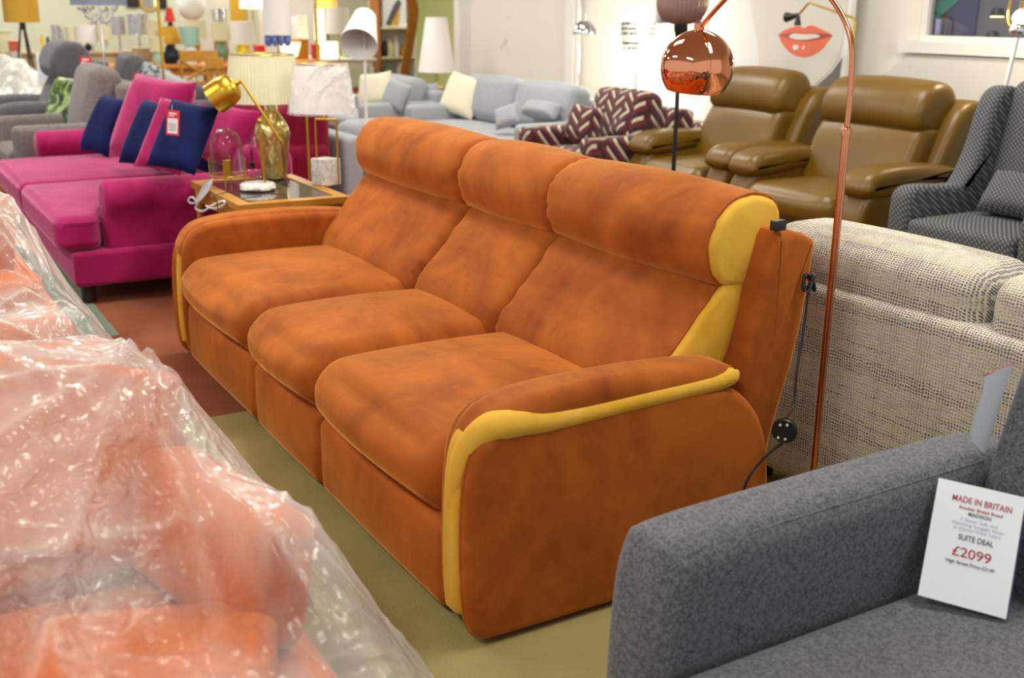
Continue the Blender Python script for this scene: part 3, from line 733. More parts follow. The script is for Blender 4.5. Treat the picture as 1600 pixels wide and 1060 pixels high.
CU1 = [cush(.0, -.88, .45, .42, .36, .13, D(-24), D(14), D(84), 'coral cushion standing under the plastic, left of the dark gap'),
 cush(.27, -.665, .45, .44, .23, .13, D(-12), 0, D(12), 'coral cushion under the plastic, right of the dark gap'),
 cush(.52, -.84, .45, .36, .10, .30, 0, 0, D(70), 'flat coral cushion at the very bottom of the picture'),
 cush(-.52, -.84, .45, .56, .16, .46, D(3), 0, D(12), 'coral cushion lying flat under the plastic near the left edge')]
W2 = wrapped(-3.35, -1.50, -.56, .85, 'second coral sofa in clear plastic, behind the first at the left edge', .52)
CU2 = [cush(-2.40, -.88, .455, .46, .34, .17, D(-15), 0, D(50), 'coral cushion standing under the far plastic cover, left edge', 'coral cushions under the far plastic cover'),
 cush(-1.92, -.80, .455, .30, .13, .22, 0, 0, D(70), 'small flat coral cushion under the near end of the far plastic cover', 'coral cushions under the far plastic cover')]
from mathutils.bvhtree import BVHTree
def drape(name, lab, x0, x1, y0, y1, objs, nx=180, ny=120, seed=1, amp=1., mat='plastic', lift=.012, blur=7, slope=1.5, nw=70, bulge=None, sx=None, folds=(), cat='plastic cover'):
    bpy.context.view_layer.update()
    trees = []
    for o in objs:
        for q in ([o]+list(o.children)):
            if q.type == 'MESH':
                mw = q.matrix_world; trees.append(BVHTree.FromPolygons([mw @ v.co for v in q.data.vertices], [p.vertices[:] for p in q.data.polygons]))
    xs = np.linspace(x0, x1, nx); ys = np.linspace(y0, y1, ny); Z = np.zeros((nx, ny)); hx = xs[1]-xs[0]; hy = ys[1]-ys[0]
    for i, x in enumerate(xs):
        for j, y in enumerate(ys):
            z = 0
            for t_ in trees:
                h_ = t_.ray_cast(Vector((x, y, 3)), Vector((0, 0, -1)))
                if h_[0] is not None: z = max(z, h_[0].z)
            Z[i, j] = z
    Xg, Yg = np.meshgrid(xs, ys, indexing='ij')
    Zs = Z.copy()
    for _ in range(110):    # sheet hangs off every high point at a limited slope
        Zn = Zs.copy()
        for dx_, dy_ in ((1, 0), (-1, 0), (0, 1), (0, -1), (1, 1), (1, -1), (-1, 1), (-1, -1)):
            sl = math.hypot((sx or slope)*dx_*hx, slope*dy_*hy)
            Sh = np.roll(np.roll(Zs, dx_, 0), dy_, 1)
            if dx_ == 1: Sh[0] = 0
            if dx_ == -1: Sh[-1] = 0
            if dy_ == 1: Sh[:, 0] = 0
            if dy_ == -1: Sh[:, -1] = 0
            Zn = np.maximum(Zn, Sh-sl)
        Zs = Zn
    if bulge: Zs = np.maximum(Zs, bulge(Xg, Yg))
    for _ in range(blur):
        Pd = np.pad(Zs, 1, mode='edge'); Zs = (Pd[:-2, 1:-1]+Pd[2:, 1:-1]+Pd[1:-1, :-2]+Pd[1:-1, 2:]+4*Zs)/8
    rg = np.random.default_rng(seed); Wk = np.zeros_like(Z)
    for (fx, fy, fa, fl, fw, fh) in folds:
        u = (Xg-fx)*math.cos(fa)+(Yg-fy)*math.sin(fa); v = -(Xg-fx)*math.sin(fa)+(Yg-fy)*math.cos(fa)+.12*np.sin(u*5+fl*9)*.12
        Wk += fh*np.clip(1-np.abs(v)/fw, 0, 1)**1.3*np.clip(u/.04, 0, 1)*np.clip((fl-u)/.1, 0, 1)
    for i in range(nw):
        cx_, cy_ = rg.uniform(x0, x1), rg.uniform(y0, y1); a = rg.uniform(0, PI); L = rg.uniform(.12, .5); wd = rg.uniform(.008, .020); am = rg.uniform(.005, .016)
        u = (Xg-cx_)*math.cos(a)+(Yg-cy_)*math.sin(a); v = -(Xg-cx_)*math.sin(a)+(Yg-cy_)*math.cos(a)+.08*u*u/L
        Wk += am*np.exp(-(u/L)**2)*np.exp(-(v/wd)**2)
    Zf = np.maximum(Zs+Wk*amp, Z)+lift
    V = np.stack([Xg, Yg, Zf], -1).reshape(-1, 3); c = np.array([(x0+x1)/2, (y0+y1)/2, 0])
    zf = Zf.ravel()
    F = [(i*ny+j, (i+1)*ny+j, (i+1)*ny+j+1, i*ny+j+1) for i in range(nx-1) for j in range(ny-1)]
    F = [f for f in F if max(zf[k_] for k_ in f) > .05]
    us = sorted(set(k_ for f in F for k_ in f)); mp = {k_: n_ for n_, k_ in enumerate(us)}
    return single(name, (V[us]-c, [tuple(mp[k_] for k_ in f) for f in F]), mat, lab, cat, c, smooth=180)
drape('plastic_cover', 'crinkled clear plastic sheet over the nearest coral sofa', -1.45, 1.35, -1.45, -.22, [W1]+CU1, seed=3, nw=26, folds=[(-.02, -.70, math.radians(q), L, w_, h_) for q, L, w_, h_ in ((-70, .6, .02, .02), (-48, .7, .03, .022), (-100, .5, .02, .016), (-25, .8, .022, .022), (-8, .9, .03, .02), (5, .8, .02, .016), (160, .8, .03, .02), (172, .9, .02, .022), (-135, .6, .02, .018), (190, .8, .025, .02), (-155, .6, .02, .016))]+[(.35, -.55, math.radians(q), .3, .012, .012) for q in (0, 25, 50, -30)], slope=2.0, sx=.40, nx=200, bulge=lambda X, Y: .60*np.clip((-.24-Y)/.33, 0, 1)**.6*np.clip((X+1.25)/.3, 0, 1)**.7*np.clip(1.45-X, 0, 1)*(Y > -.72))
drape('plastic_cover', 'clear plastic sheet over the far coral sofa at the left edge', -3.6, -1.42, -1.5, -.28, [W2]+CU2, seed=8, nw=26, folds=[(-1.8, -.62, math.radians(q), L, .02, .02) for q, L in ((-60, .5), (-110, .5), (175, .9), (200, .8), (-150, .6), (20, .4))], slope=2.2, sx=.5, bulge=lambda X, Y: .5*np.clip((-.30-Y)/.28, 0, 1)**.6*np.clip((-1.35-X)/.3, 0, 1)**.7*(Y > -.75))

# ------------------------------------------------------------------ magenta sofa and its cushions
def rollarm(xa, xb, yf, yb_, zt, zb=.1, r=None):
    """arm with an outward roll: outline in XZ, extruded along Y"""
    w = xb-xa; r = r or w*.5
    out = [(xa+.03, zb), (xb-.03, zb), (xb-.03, zt-2*r*.9), (xb+.012, zt-r*1.2), (xb+.01, zt-.05), (xb-w*.35, zt), (xa+w*.35, zt), (xa-.01, zt-.05), (xa-.012, zt-r*1.2), (xa+.03, zt-2*r*.9)]
    V, F = slab([(p[0], p[1]) for p in out], yf, yb_, .03, axis=1, n=6, k=5, cap=.008); return V, F
S4 = thing('velvet_sofa', 'magenta velvet two-seat sofa with rolled arms at left', 'sofa', (-4.95, .3, 0))
def P4_(name, m, mat='pink', label=None): return part(name, m, mat, S4, label, 50, ws=True)
P4_('base', rbox(-6.28, -3.68, -.27, .92, .10, .275, .02, 10, 3))
for a, b in ((-6.20, -4.96), (-4.95, -3.905)):
    def fn(V, a=a, b=b):
        V = V.copy(); V[:, 2] += .02*np.cos((V[:, 0]-(a+b)/2)/(b-a)*PI)*np.clip((V[:, 2]-.35)/.1, 0, 1)
        if b > -4: V[:, 0] += .21*np.clip((V[:, 0]-(a+b)/2)/((b-a)/2), 0, 1)**2*np.clip((-.10-V[:, 1])/.03, 0, 1)
        return V
    P4_('seat_cushion', rbox(a, b, -.335, .66, .275, .45, .05, 22, 5, (.0, .012, .018), fn))
P4_('piping', tube([(-3.692, y, .425) for y in (-.30, -.2, -.12)], .004, 6))
P4_('arm', rollarm(-3.90, -3.70, -.09, .86, .615)); P4_('arm', rollarm(-6.42, -6.20, -.05, .86, .615))
P4_('back', rbox(-6.2, -3.9, .66, .98, .1, .72, .09, 10, 5, (0, .01, .01)))
for a in (-6.2, -3.78):
    for b in (-.2, .75): P4_('leg', cyl(a, b, 0, .11, .035, 12), 'darkwood')
def scatter(name, px, py, y, wpx, hpx, t, rz, rx, ry, mat, lab, cat='cushion', grp=None, axis=1):
    p = at(px, py, axis, y); k = ppm(p); m = tr(pillow(wpx/k, hpx/k, t), (0, 0, 0), rx, ry, 0)
    return single(name, m, mat, lab, cat, p, rz, grp)
D = math.radians
G1 = 'cushions leaning along the magenta sofa'
scatter('scatter_cushion', 166, 196, .34, 70, 98, .15, D(24), D(-30), D(5), 'navy', 'navy velvet cushion nearest the far arm of the magenta sofa', grp=G1)
scatter('back_cushion', 238, 188, .46, 150, 142, .2, D(22), D(-26), D(3), 'pink', 'big magenta back cushion in front of the far navy cushion', grp=G1)
scatter('scatter_cushion', 238, 210, .30, 84, 112, .14, D(34), D(-32), D(5), 'navy', 'navy cushion squeezed between two magenta cushions', grp=G1)
scatter('back_cushion', 266, 212, .27, 88, 122, .08, D(38), D(-32), D(6), 'pink', 'magenta cushion behind the tagged navy cushion', grp=G1)
scatter('scatter_cushion', 286, 213, .25, 92, 118, .10, D(38), D(-32), D(6), 'navy', 'dark navy cushion with the red price tag', grp=G1)
scatter('scatter_cushion', 318, 217, -4.42, 88, 108, .14, D(34), D(-38), D(8), 'navy', 'navy cushion nearest the side table', grp=G1, axis=0)
scatter('back_cushion', 354, 212, -4.22, 100, 100, .16, D(22), D(-32), D(4), 'pink', 'magenta back cushion behind the glass dome lamp', grp=G1, axis=0)
def pricetag(px, py, y, wpx, hpx, lab, grp=None, ax=1, tilt=.1):
    p = at(px, py, ax, y); k = ppm(p); w = wpx/k; h = hpx/k; d = CAM-p; a = math.atan2(d[1], d[0])+PI/2
    t = thing('price_tag', lab, 'tag', p, a-.2, grp)
    b_ = part('tag_border', tr(box(-w/2, w/2, -.002, 0, -h/2, h/2), (0, 0, 0), 0, tilt), 'redtag', t)
    tp_ = part('tag_paper', tr(box(-w*.38, w*.38, -.003, -.002, -h*.42, h*.18), (0, 0, 0), 0, tilt), 'paper', b_)
    part('lettering', tr(join(*[box(-w*.3, w*.25, -.0036, -.003, -h*(.05+.08*i), -h*(.03+.08*i)) for i in range(4)]), (0, 0, 0), 0, tilt), 'darkink', b_)
    part('lettering', tr(join(box(-w*.3, w*.1, -.003, -.002, h*.26, h*.30), box(-w*.3, w*.3, -.003, -.002, h*.34, h*.40)), (0, 0, 0), 0, tilt), 'paper', b_)
    part('string', tube([(0, 0, h/2), (.003, 0, h/2+.02)], .001, 5), 'paper', t)
    return t
pricetag(270, 192, .06, 20, 39, 'red and white price tag on the navy cushion of the magenta sofa')
# crimson sofa behind
S5 = thing('crimson_sofa', 'dark crimson sofa behind the magenta one, mostly hidden by lamp shades', 'sofa', (-5.95, 1.35, 0))
part('base', rbox(-.85, .85, -.30, .3, .08, .42, .04, 6, 3), 'crimson', S5)
part('back', rbox(-.85, .85, -.02, .32, .3, .84, .1, 10, 5, (0, .02, .02)), 'crimson', S5)
part('arm', rbox(-1.0, -.8, -.36, .3, .08, .62, .08, 6, 5), 'crimson', S5); part('arm', rbox(.66, .9, -.36, .3, .08, .58, .08, 6, 5), 'crimson', S5)
for a in (-.85, .8):
    for b in (-.28, .22): part('leg', cyl(a, b, 0, .09, .025, 10), 'darkwood', S5)

# ------------------------------------------------------------------ side table with its lamps
ZT = .60
TB = thing('side_table', 'golden bamboo side table with inset glass top beside the orange sofa', 'table', (-3.26, .60, 0))
tw, td = .41, .27
part('tabletop', join(box(-tw, tw, -td, -td+.06, ZT-.03, ZT), box(-tw, tw, td-.06, td, ZT-.03, ZT), box(-tw, -tw+.06, -td+.06, td-.06, ZT-.03, ZT), box(tw-.06, tw, -td+.06, td-.06, ZT-.03, ZT)), 'wood', TB)
part('glass_inset', box(-tw+.06, tw-.06, -td+.06, td-.06, ZT-.012, ZT-.004), plain('dark glass inset', '4a4338', .05, 0, 0, spec=.9), TB)
part('apron', join(box(-tw+.03, tw-.03, -td+.02, -td+.04, ZT-.10, ZT-.035), box(-tw+.03, tw-.03, td-.04, td-.02, ZT-.10, ZT-.035), box(tw-.04, tw-.02, -td+.03, td-.03, ZT-.10, ZT-.035), box(-tw+.02, -tw+.04, -td+.03, td-.03, ZT-.10, ZT-.035)), 'wood', TB)
for a in (-tw+.03, tw-.03):
    for b in (-td+.03, td-.03):
        part('leg', tube([(a, b, 0), (a, b, ZT-.03)], .017, 12), 'wood', TB)
    part('rail', tube([(a, -td+.03, .16), (a, td-.03, .16)], .010, 10), 'wood', TB)
def lampat(px, py, z, name, lab, cat='lamp', grp=None):
    p = at(px, py, 2, z); t = thing(name, lab, cat, p, 0, grp); return t, ppm(p)/.96
# glass dome lamp
T, k = lampat(357, 291, ZT+.001, 'dome_lamp', 'clear glass dome lamp on a brass cage at the left of the side table')
R = 27/k; zb = 12/k
part('glass_dome', lathe([(R*.98, zb), (R, zb+.01), (R, 62/k)]+[(R*math.cos(a), 62/k+R*1.15*math.sin(a)) for a in np.linspace(.1, PI/2-.01, 10)], 40), 'glass', T, smooth=90)
for i in range(4):
    a = PI/4+i*PI/2+.35; part('leg', tube([((R+.004)*math.cos(a), (R+.004)*math.sin(a), 0), ((R+.004)*math.cos(a), (R+.004)*math.sin(a), 46/k)], .004, 8), 'brass', T)
part('ring', tube([((R+.002)*math.cos(a), (R+.002)*math.sin(a), 18/k) for a in np.linspace(0, 2*PI, 40)], .004, 8), 'brass', T)
part('crossbar', join(tube([(-R*.7, -R*.7, 18/k), (R*.7, R*.7, 18/k)], .003, 6), tube([(R*.7, -R*.7, 18/k), (-R*.7, R*.7, 18/k)], .003, 6)), 'brass', T)
part('bulb_holder', solid([(7/k, 16/k), (7/k, 42/k)], 20), 'brass', T)
# brass task lamp
T, k = lampat(403, 296, ZT+.001, 'task_lamp', 'brass angled task lamp with bell shade on a round marble base')
part('base', solid([(27/k, 0), (29/k, .005), (28/k, 9/k), (25/k, 11/k)], 40), 'marble', T)
cr = np.array([CR[0], CR[1], 0]); cr /= np.linalg.norm(cr)
def scr(dx, dz): return cr*dx/k+np.array([0, 0, dz/k])
part('stem', tube([scr(12, 10), scr(8, 110)], .006, 12), 'brass', T)
part('joint', tr(solid([(.011, -.008), (.011, .008)], 16), scr(8, 110), PI/2, 0, 0), 'brass', T)
part('arm', tube([scr(42, 78), scr(-17, 172)], .0065, 12), 'brass', T)
part('knuckle', tube([scr(-17, 172), scr(-24, 168)], .010, 12), 'brass', T)
ax_ = scr(-24, 168); d = (scr(-58, 146)-scr(-22, 170)); d /= np.linalg.norm(d); L = 44/k
d = d+np.array([-_r[1]*0, 0, 0]); bb = Vector(d).to_track_quat('Z', 'Y').to_matrix()
bp = [(.003, 0), (14/k, 2/k), (22/k, 9/k), (25/k, 22/k), (25/k, 46/k), (23.5/k, 46/k), (23.5/k, 22/k), (20/k, 10/k)]
V, F = lathe(bp, 40); V = V @ np.array(bb).T+ax_
part('lamp_shade', (V, F), 'brass', T)
part('cable', tube(spline([scr(41, 78), scr(43, 60), scr(44, 22), scr(44, 3)+np.array([0, -.02, 0]), np.array([scr(46, 0)[0]+.05, .322-T.location[1], .012]), np.array([scr(46, 0)[0]+.05, .310-T.location[1], -.05]), np.array([scr(46, 0)[0]+.05, .312-T.location[1], -.30])], 6), .0025, 6), 'black', T)
# gold vase lamp
T, k = lampat(429, 279, ZT+.001, 'table_lamp', 'gold hammered vase lamp with cream pleated shade')
def lump(V):
    a = np.arctan2(V[:, 1], V[:, 0]); f = 1+.018*np.sin(a*7+V[:, 2]*55)+.012*np.sin(a*11-V[:, 2]*80); V = V.copy(); V[:, 0] *= f; V[:, 1] *= f; return V
vp = spline(np.array([(17, 0), (21, 4), (22, 20), (25, 50), (27.5, 72), (25, 86), (17, 98), (11, 108), (9, 120)])/k, 6)
part('base', lathe([(.0005, 0)]+[tuple(q) for q in vp]+[(.0005, vp[-1][1])], 72, lump), 'goldglass', T)
def shade(T, k, zt_, zb_, rt, rb, mat, fn=None, seg=64, name='lamp_shade', ring='brass', cx=0.):
    z = np.linspace(zb_, zt_, 8)/k; r_ = np.interp(z, [zb_/k, zt_/k], [rb/k, rt/k]); pr = [(a, b) for a, b in zip(r_, z)]; pr += [(a-.003, b) for a, b in pr[::-1]]
    o = part(name, tr(lathe(pr, seg, fn), tuple(cr*cx/k)), mat, T)
    sub(part('shade_ring', tr(tube([(rt/k*math.cos(a), rt/k*math.sin(a), zt_/k) for a in np.linspace(0, 2*PI, 33)], .003, 6), tuple(cr*cx/k)), ring, T), o); return o
def pleat(V):
    a = np.arctan2(V[:, 1], V[:, 0]); f = 1+.012*np.cos(a*60); V = V.copy(); V[:, 0] *= f; V[:, 1] *= f; return V
shade(T, k, 196, 122, 50, 60, 'creamshade', pleat, 240, cx=-10)
part('stem', tube([(0, 0, 118/k), (0, 0, 190/k)], .005, 8), 'brass', T)
# marble block lamp with wrapped shade
T, k = lampat(510, 288, ZT+.001, 'table_lamp', 'marble block lamp with brass frame and plastic-wrapped white shade')
part('base', tr(rbox(-17/k, 17/k, -17/k, 17/k, 0, 42/k, .003, 2, 2), rz=.5), 'marble', T)
part('frame', tr(join(tube([(-27/k, 0, 8/k), (-27/k, 0, 118/k)], .006, 8), tube([(-14/k, 0, 42/k), (-14/k, 0, 104/k)], .0045, 8), tube([(20/k, 0, 2/k), (20/k, 0, 104/k)], .0055, 8), tube([(-14/k, 0, 104/k), (20/k, 0, 104/k)], .0055, 8)), rz=math.atan2(cr[1], cr[0])), 'brass', T)
part('stem', tube([(0, 0, 104/k), (0, 0, 170/k)], .005, 8), 'brass', T)
shade(T, k, 190, 116, 40, 52, 'white', cx=-2)
def crink(V):
    a = np.arctan2(V[:, 1], V[:, 0]); f = 1.02+.014*np.sin(a*17+V[:, 2]*40)*np.sin(a*9-V[:, 2]*25); V = V.copy(); V[:, 0] *= f; V[:, 1] *= f; return V
part('plastic_wrap', tr(lathe([(q/k, z/k) for q, z in zip(np.linspace(54, 42, 14), np.linspace(113, 192, 14))], 120, crink), tuple(cr*-2/k)), 'cellophane', T)
# little bottle, glass bowls and label on the table
T, k = lampat(395, 277, ZT+.001, 'reed_diffuser', 'small clear diffuser bottle with black top behind the task lamp')
part('bottle', solid([(9/k, 0), (9/k, 12/k), (4/k, 15/k)], 20), 'glass', T); part('cap', solid([(5/k, 15/k), (5/k, 24/k)], 16), 'black', T)
part('reeds', join(*[tube([(0, 0, 20/k), ((i-2)*2/k, (i-1.5)*1.5/k, 62/k)], .0012, 5) for i in range(5)]), 'black', T)
T, k = lampat(411, 283, ZT+.001, 'glass_candle_holder', 'small clear glass candle holder beside the diffuser bottle', 'candle holder')
part('bowl', lathe([(.001, 0), (8/k, 0), (9/k, 16/k), (8/k, 16/k), (7/k, 2/k)], 24), 'glass', T)
T, k = lampat(446, 287, ZT+.001, 'string_tag', 'dark blue ribbon lying on the side table', 'ribbon')
part('ribbon', tr(rbox(-12/k, 12/k, -3/k, 3/k, 0, .003, .001, 2, 2), rz=.3), 'navytrim', T)
# swing tag tied to the front left leg of the table
q0 = np.array([-3.26-tw-.022, .33, 0]) 
def tt(px, py): return at(px, py, 1, .315)
T = thing('swing_tag', 'white swing tag with ribbon tied at the corner of the side table', 'tag', tt(315, 300))
part('tag_paper', ribbon([tt(333, 278), tt(318, 290), tt(306, 312)], [tt(332, 287), tt(324, 302), tt(311, 316)]), 'paper', T, ws=True)
lp = [tt(308, 315), tt(300, 308), tt(294, 313), tt(300, 318), tt(309, 316), tt(306, 326), tt(318, 330), tt(330, 322), tt(348, 314), tt(350, 320), tt(335, 326), tt(322, 322)]
part('ribbon', tube(spline(lp, 6), .005, 6), 'paper', T, ws=True)
# ------------------------------------------------------------------ recliners
def recliner(label, cx_, yf, w, mat='leather', name='recliner_chair', group=None, hs=1., head=True, z=1.):
    T = thing(name, label, 'recliner', (cx_, yf, 0), 0, group)
    def Q(n, m): return part(n, (np.array(m[0])*np.array([1, 1, z]), m[1]), mat, T)
    h = w/2; iw = h-.21
    Q('base', rbox(-iw-.02, iw+.02, .02, .8, .04, .30, .03, 4, 3)); Q('footrest_panel', rbox(-iw, iw, -.03, .08, .05, .29, .05, 8, 4, (0, .015, 0)))
    Q('seat', rbox(-iw, iw, -.05, .62, .27, .47, .09, 12, 5, (0, .02, .02)))
    AO = [(.02, .04), (-.03, .20), (-.01, .40), (.08, .53), (.22, .58), (.5, .57), (.74, .57), (.84, .45), (.88, .25), (.86, .04)]
    AP = [(-.01, .50), (.015, .585), (.10, .635), (.28, .65), (.60, .635), (.74, .62), (.78, .58), (.72, .54), (.40, .50), (.12, .46)]
    for s in (-1, 1):
        a, b = (h-.22, h) if s > 0 else (-h, -h+.22)
        Q('arm', slab(AO, a+.01, b-.01, .05, n=4, k=5, cap=.008)); Q('armrest_pad', slab(AP, a-.01, b+.012, .06, n=4, k=5, gather=.002, gn=22))
    Q('backrest', slab([(.44, .42), (.47, .52), (.585, .80), (.66, .84), (.80, .82), (.85, .6), (.75, .42), (.6, .38)], -iw-.05, iw+.05, .06, n=12, k=5, gather=.004, bulge=.012, gn=24))
    if head: Q('headrest', slab([(.63, .79), (.575, .83), (.575, .93), (.645, 1.04), (.76, 1.085), (.88, 1.05), (.92, .93), (.88, .82), (.76, .78)], -iw-.04, iw+.04, .06, n=12, k=5, gather=.005, bulge=.008, gn=20, crown=.012*hs))
    Q('back_frame', slab([(.56, .30), (.64, .60), (.80, .93), (.95, .985), (1.02, .96), (1.0, .70), (.93, .30), (.88, .10), (.66, .10)], -h+.07, h-.07, .05, n=6, k=4))
    for a in (-iw+.05, iw-.05):
        for b in (.1, .75): part('leg', cyl(a, b, 0, .06, .02, 10), 'black', T)
    return T
recliner('tan leather recliner chair nearest the copper lamp pole', -2.70, 3.56, 1.14)
recliner('tan leather recliner chair standing behind the copper globe', -3.88, 3.62, 1.06)
# ------------------------------------------------------------------ wing chair
wc = at(1490, 345, 2, .48)
T = thing('wing_chair', 'charcoal flecked wing armchair at the right edge', 'armchair', (-1.38, 3.38, 0))
def Q(n, m, mt='wing'): return part(n, m, mt, T)
Q('base', rbox(-.42, .42, .04, .74, .16, .34, .02, 5, 3)); Q('seat_cushion', rbox(-.30, .30, -.02, .60, .34, .475, .035, 10, 4, (0, 0, .015)))
for a, b in ((-.44, -.31), (.31, .44)):
    Q('arm', slab([(-.0, .14), (-.01, .55), (.02, .615), (.10, .63), (.35, .61), (.60, .62), (.80, .62), (.82, .14)], a, b, .04, n=4, k=5))
    Q('wing', slab([(.34, .56), (.44, .64), (.52, .80), (.57, 1.0), (.62, 1.09), (.72, 1.11), (.80, 1.08), (.84, .60), (.80, .52)], a, b, .04, n=4, k=5))
Q('backrest', slab([(.55, .40), (.60, .60), (.68, 1.0), (.72, 1.12), (.80, 1.13), (.84, 1.0), (.82, .40)], -.33, .33, .04, n=8, k=4, crown=.02, bulge=.008))
for a in (-.36, .36):
    for b in (.08, .70): part('leg', tube([(a, b, 0), (a, b, .18)], [.014, .022], 10), 'darkwood', T)
single('lumbar_cushion', tr(pillow(.50, .24, .17), (0, 0, 0), D(-35)), 'wing', 'small charcoal flecked cushion on the seat of the wing chair', 'cushion', (-1.32, 3.80, .60))
# ------------------------------------------------------------------ generic sofa facing -Y, optionally turned
def sofa(name, label, mat, W, dp, ah, bh, sz, ns, aw, loc, rz=0, cat='sofa', arms=(1, 1), backc=True, leg='darkwood'):
    T = thing(name, label, cat, loc, rz); h = W/2
    def Q(n, m): return part(n, m, mat, T)
    Q('base', rbox(-h+.02, h-.02, .03, dp-.02, .10, sz-.14, .02, 6, 3)); Q('back', rbox(-h+.02, h-.02, dp-.2, dp, .10, bh-.12, .05, 8, 4))
    il = -h+(aw if arms[0] else 0); ir = h-(aw if arms[1] else 0)
    if arms[0]: Q('arm', rbox(-h, -h+aw, 0, dp-.04, .10, ah, .045, 6, 4, (0, 0, .006)))
    if arms[1]: Q('arm', rbox(h-aw, h, 0, dp-.04, .10, ah, .045, 6, 4, (0, 0, .006)))
    ws_ = (ir-il)/ns
    for i in range(ns):
        a = il+i*ws_+.003; b = a+ws_-.006
        Q('seat_cushion', rbox(a, b, -.03, dp-.3, sz-.15, sz, .045, 10, 4, (0, .01, .02)))
        if backc: Q('back_cushion', tr(rbox(a, b, -.11, .11, -.5*(bh-sz), .5*(bh-sz), .08, 10, 5, (0, .04, .01)), (0, dp-.30, (bh+sz)/2), D(-14)))
    for a in (-h+.08, h-.08):
        for b in (.08, dp-.1): part('leg', cyl(a, b, 0, .11, .022, 10), leg, T)
    return T
ZT1 = sofa('patterned_loveseat', 'maroon loveseat with cream herringbone bars, left of the tan recliners', 'zigzag', 1.04, .95, .58, .88, .44, 1, .18, (-4.95, 3.34, 0), cat='loveseat')
def sc2(px, py, y, wpx, hpx, t, rz, rx, ry, mat, lab, name='scatter_cushion', grp=None):
    return scatter(name, px, py, y, wpx, hpx, t, D(rz), D(rx), D(ry), mat, lab, grp=grp)
sc2(912, 192, 3.62, 66, 56, .14, 10, -22, 4, 'zigzag', 'herringbone cushion leaning at the left of the maroon loveseat')
sc2(975, 193, 3.90, 62, 50, .14, -8, -26, -6, 'zigzag', 'herringbone cushion leaning at the right of the maroon loveseat')
ZT2 = sofa('patterned_armchair', 'maroon herringbone armchair mostly hidden behind the copper globe', 'zigzag', .80, .50, .60, .72, .42, 1, .16, (-4.95, 4.42, 0), cat='armchair', backc=False)
GB = sofa('grey_linen_sofa', 'light grey sofa by the white wall with a cream cushion', 'lightgrey', 2.2, .95, .58, .86, .44, 2, .16, (-6.58, 3.40, 0))
sc2(662, 153, 3.84, 56, 46, .14, 12, -22, -6, 'lightgrey', 'light grey cushion leaning on the left arm of the sofa by the wall')
sc2(722, 149, 3.90, 78, 66, .16, 14, -22, 8, 'cream', 'cream square cushion on the light grey sofa by the wall')
sc2(846, 172, 3.82, 92, 27, .14, 4, -40, 0, 'lightgrey', 'pale bolster cushion lying at the right end of the light grey sofa')
sc2(792, 182, 3.55, 42, 36, .10, 40, -32, -20, 'lightgrey', 'light grey cushion slumped beside the pale bolster')
GA = sofa('grey_corner_sofa', 'light grey sofa end-on behind the marble lamp', 'lightgrey', .95, .80, .60, .66, .44, 1, .16, (-5.15, 2.24, 0), PI/2)
GC = sofa('grey_sofa_unit', 'light grey sofa with the folded cream cushion, left of the wall sofa', 'lightgrey', 1.25, .95, .58, .80, .44, 1, .16, (-8.45, 3.05, 0))
sc2(585, 140, 3.36, 60, 54, .15, 30, -20, -8, 'cream', 'cream cushion with folds behind the tilted white lamp')
sc2(619, 149, 3.42, 46, 46, .14, 20, -20, 14, 'lightgrey', 'light grey cushion between the cream cushion and the wall sofa')
# small price card on grey sofa
p = at(589, 162, 2, .55); k = ppm(p)
T = thing('price_card', 'small white price card standing on the light grey sofa end-on', 'sign', (p[0], p[1], p[2]), D(58))
part('card', box(-13/k, 13/k, -.002, .002, -14/k, 14/k), 'paper', T)
part('lettering', join(*[box(-8/k, 8/k, -.0035, -.002, z/k, (z+1)/k) for z in (7, 3, -1)]), 'paleink', T)
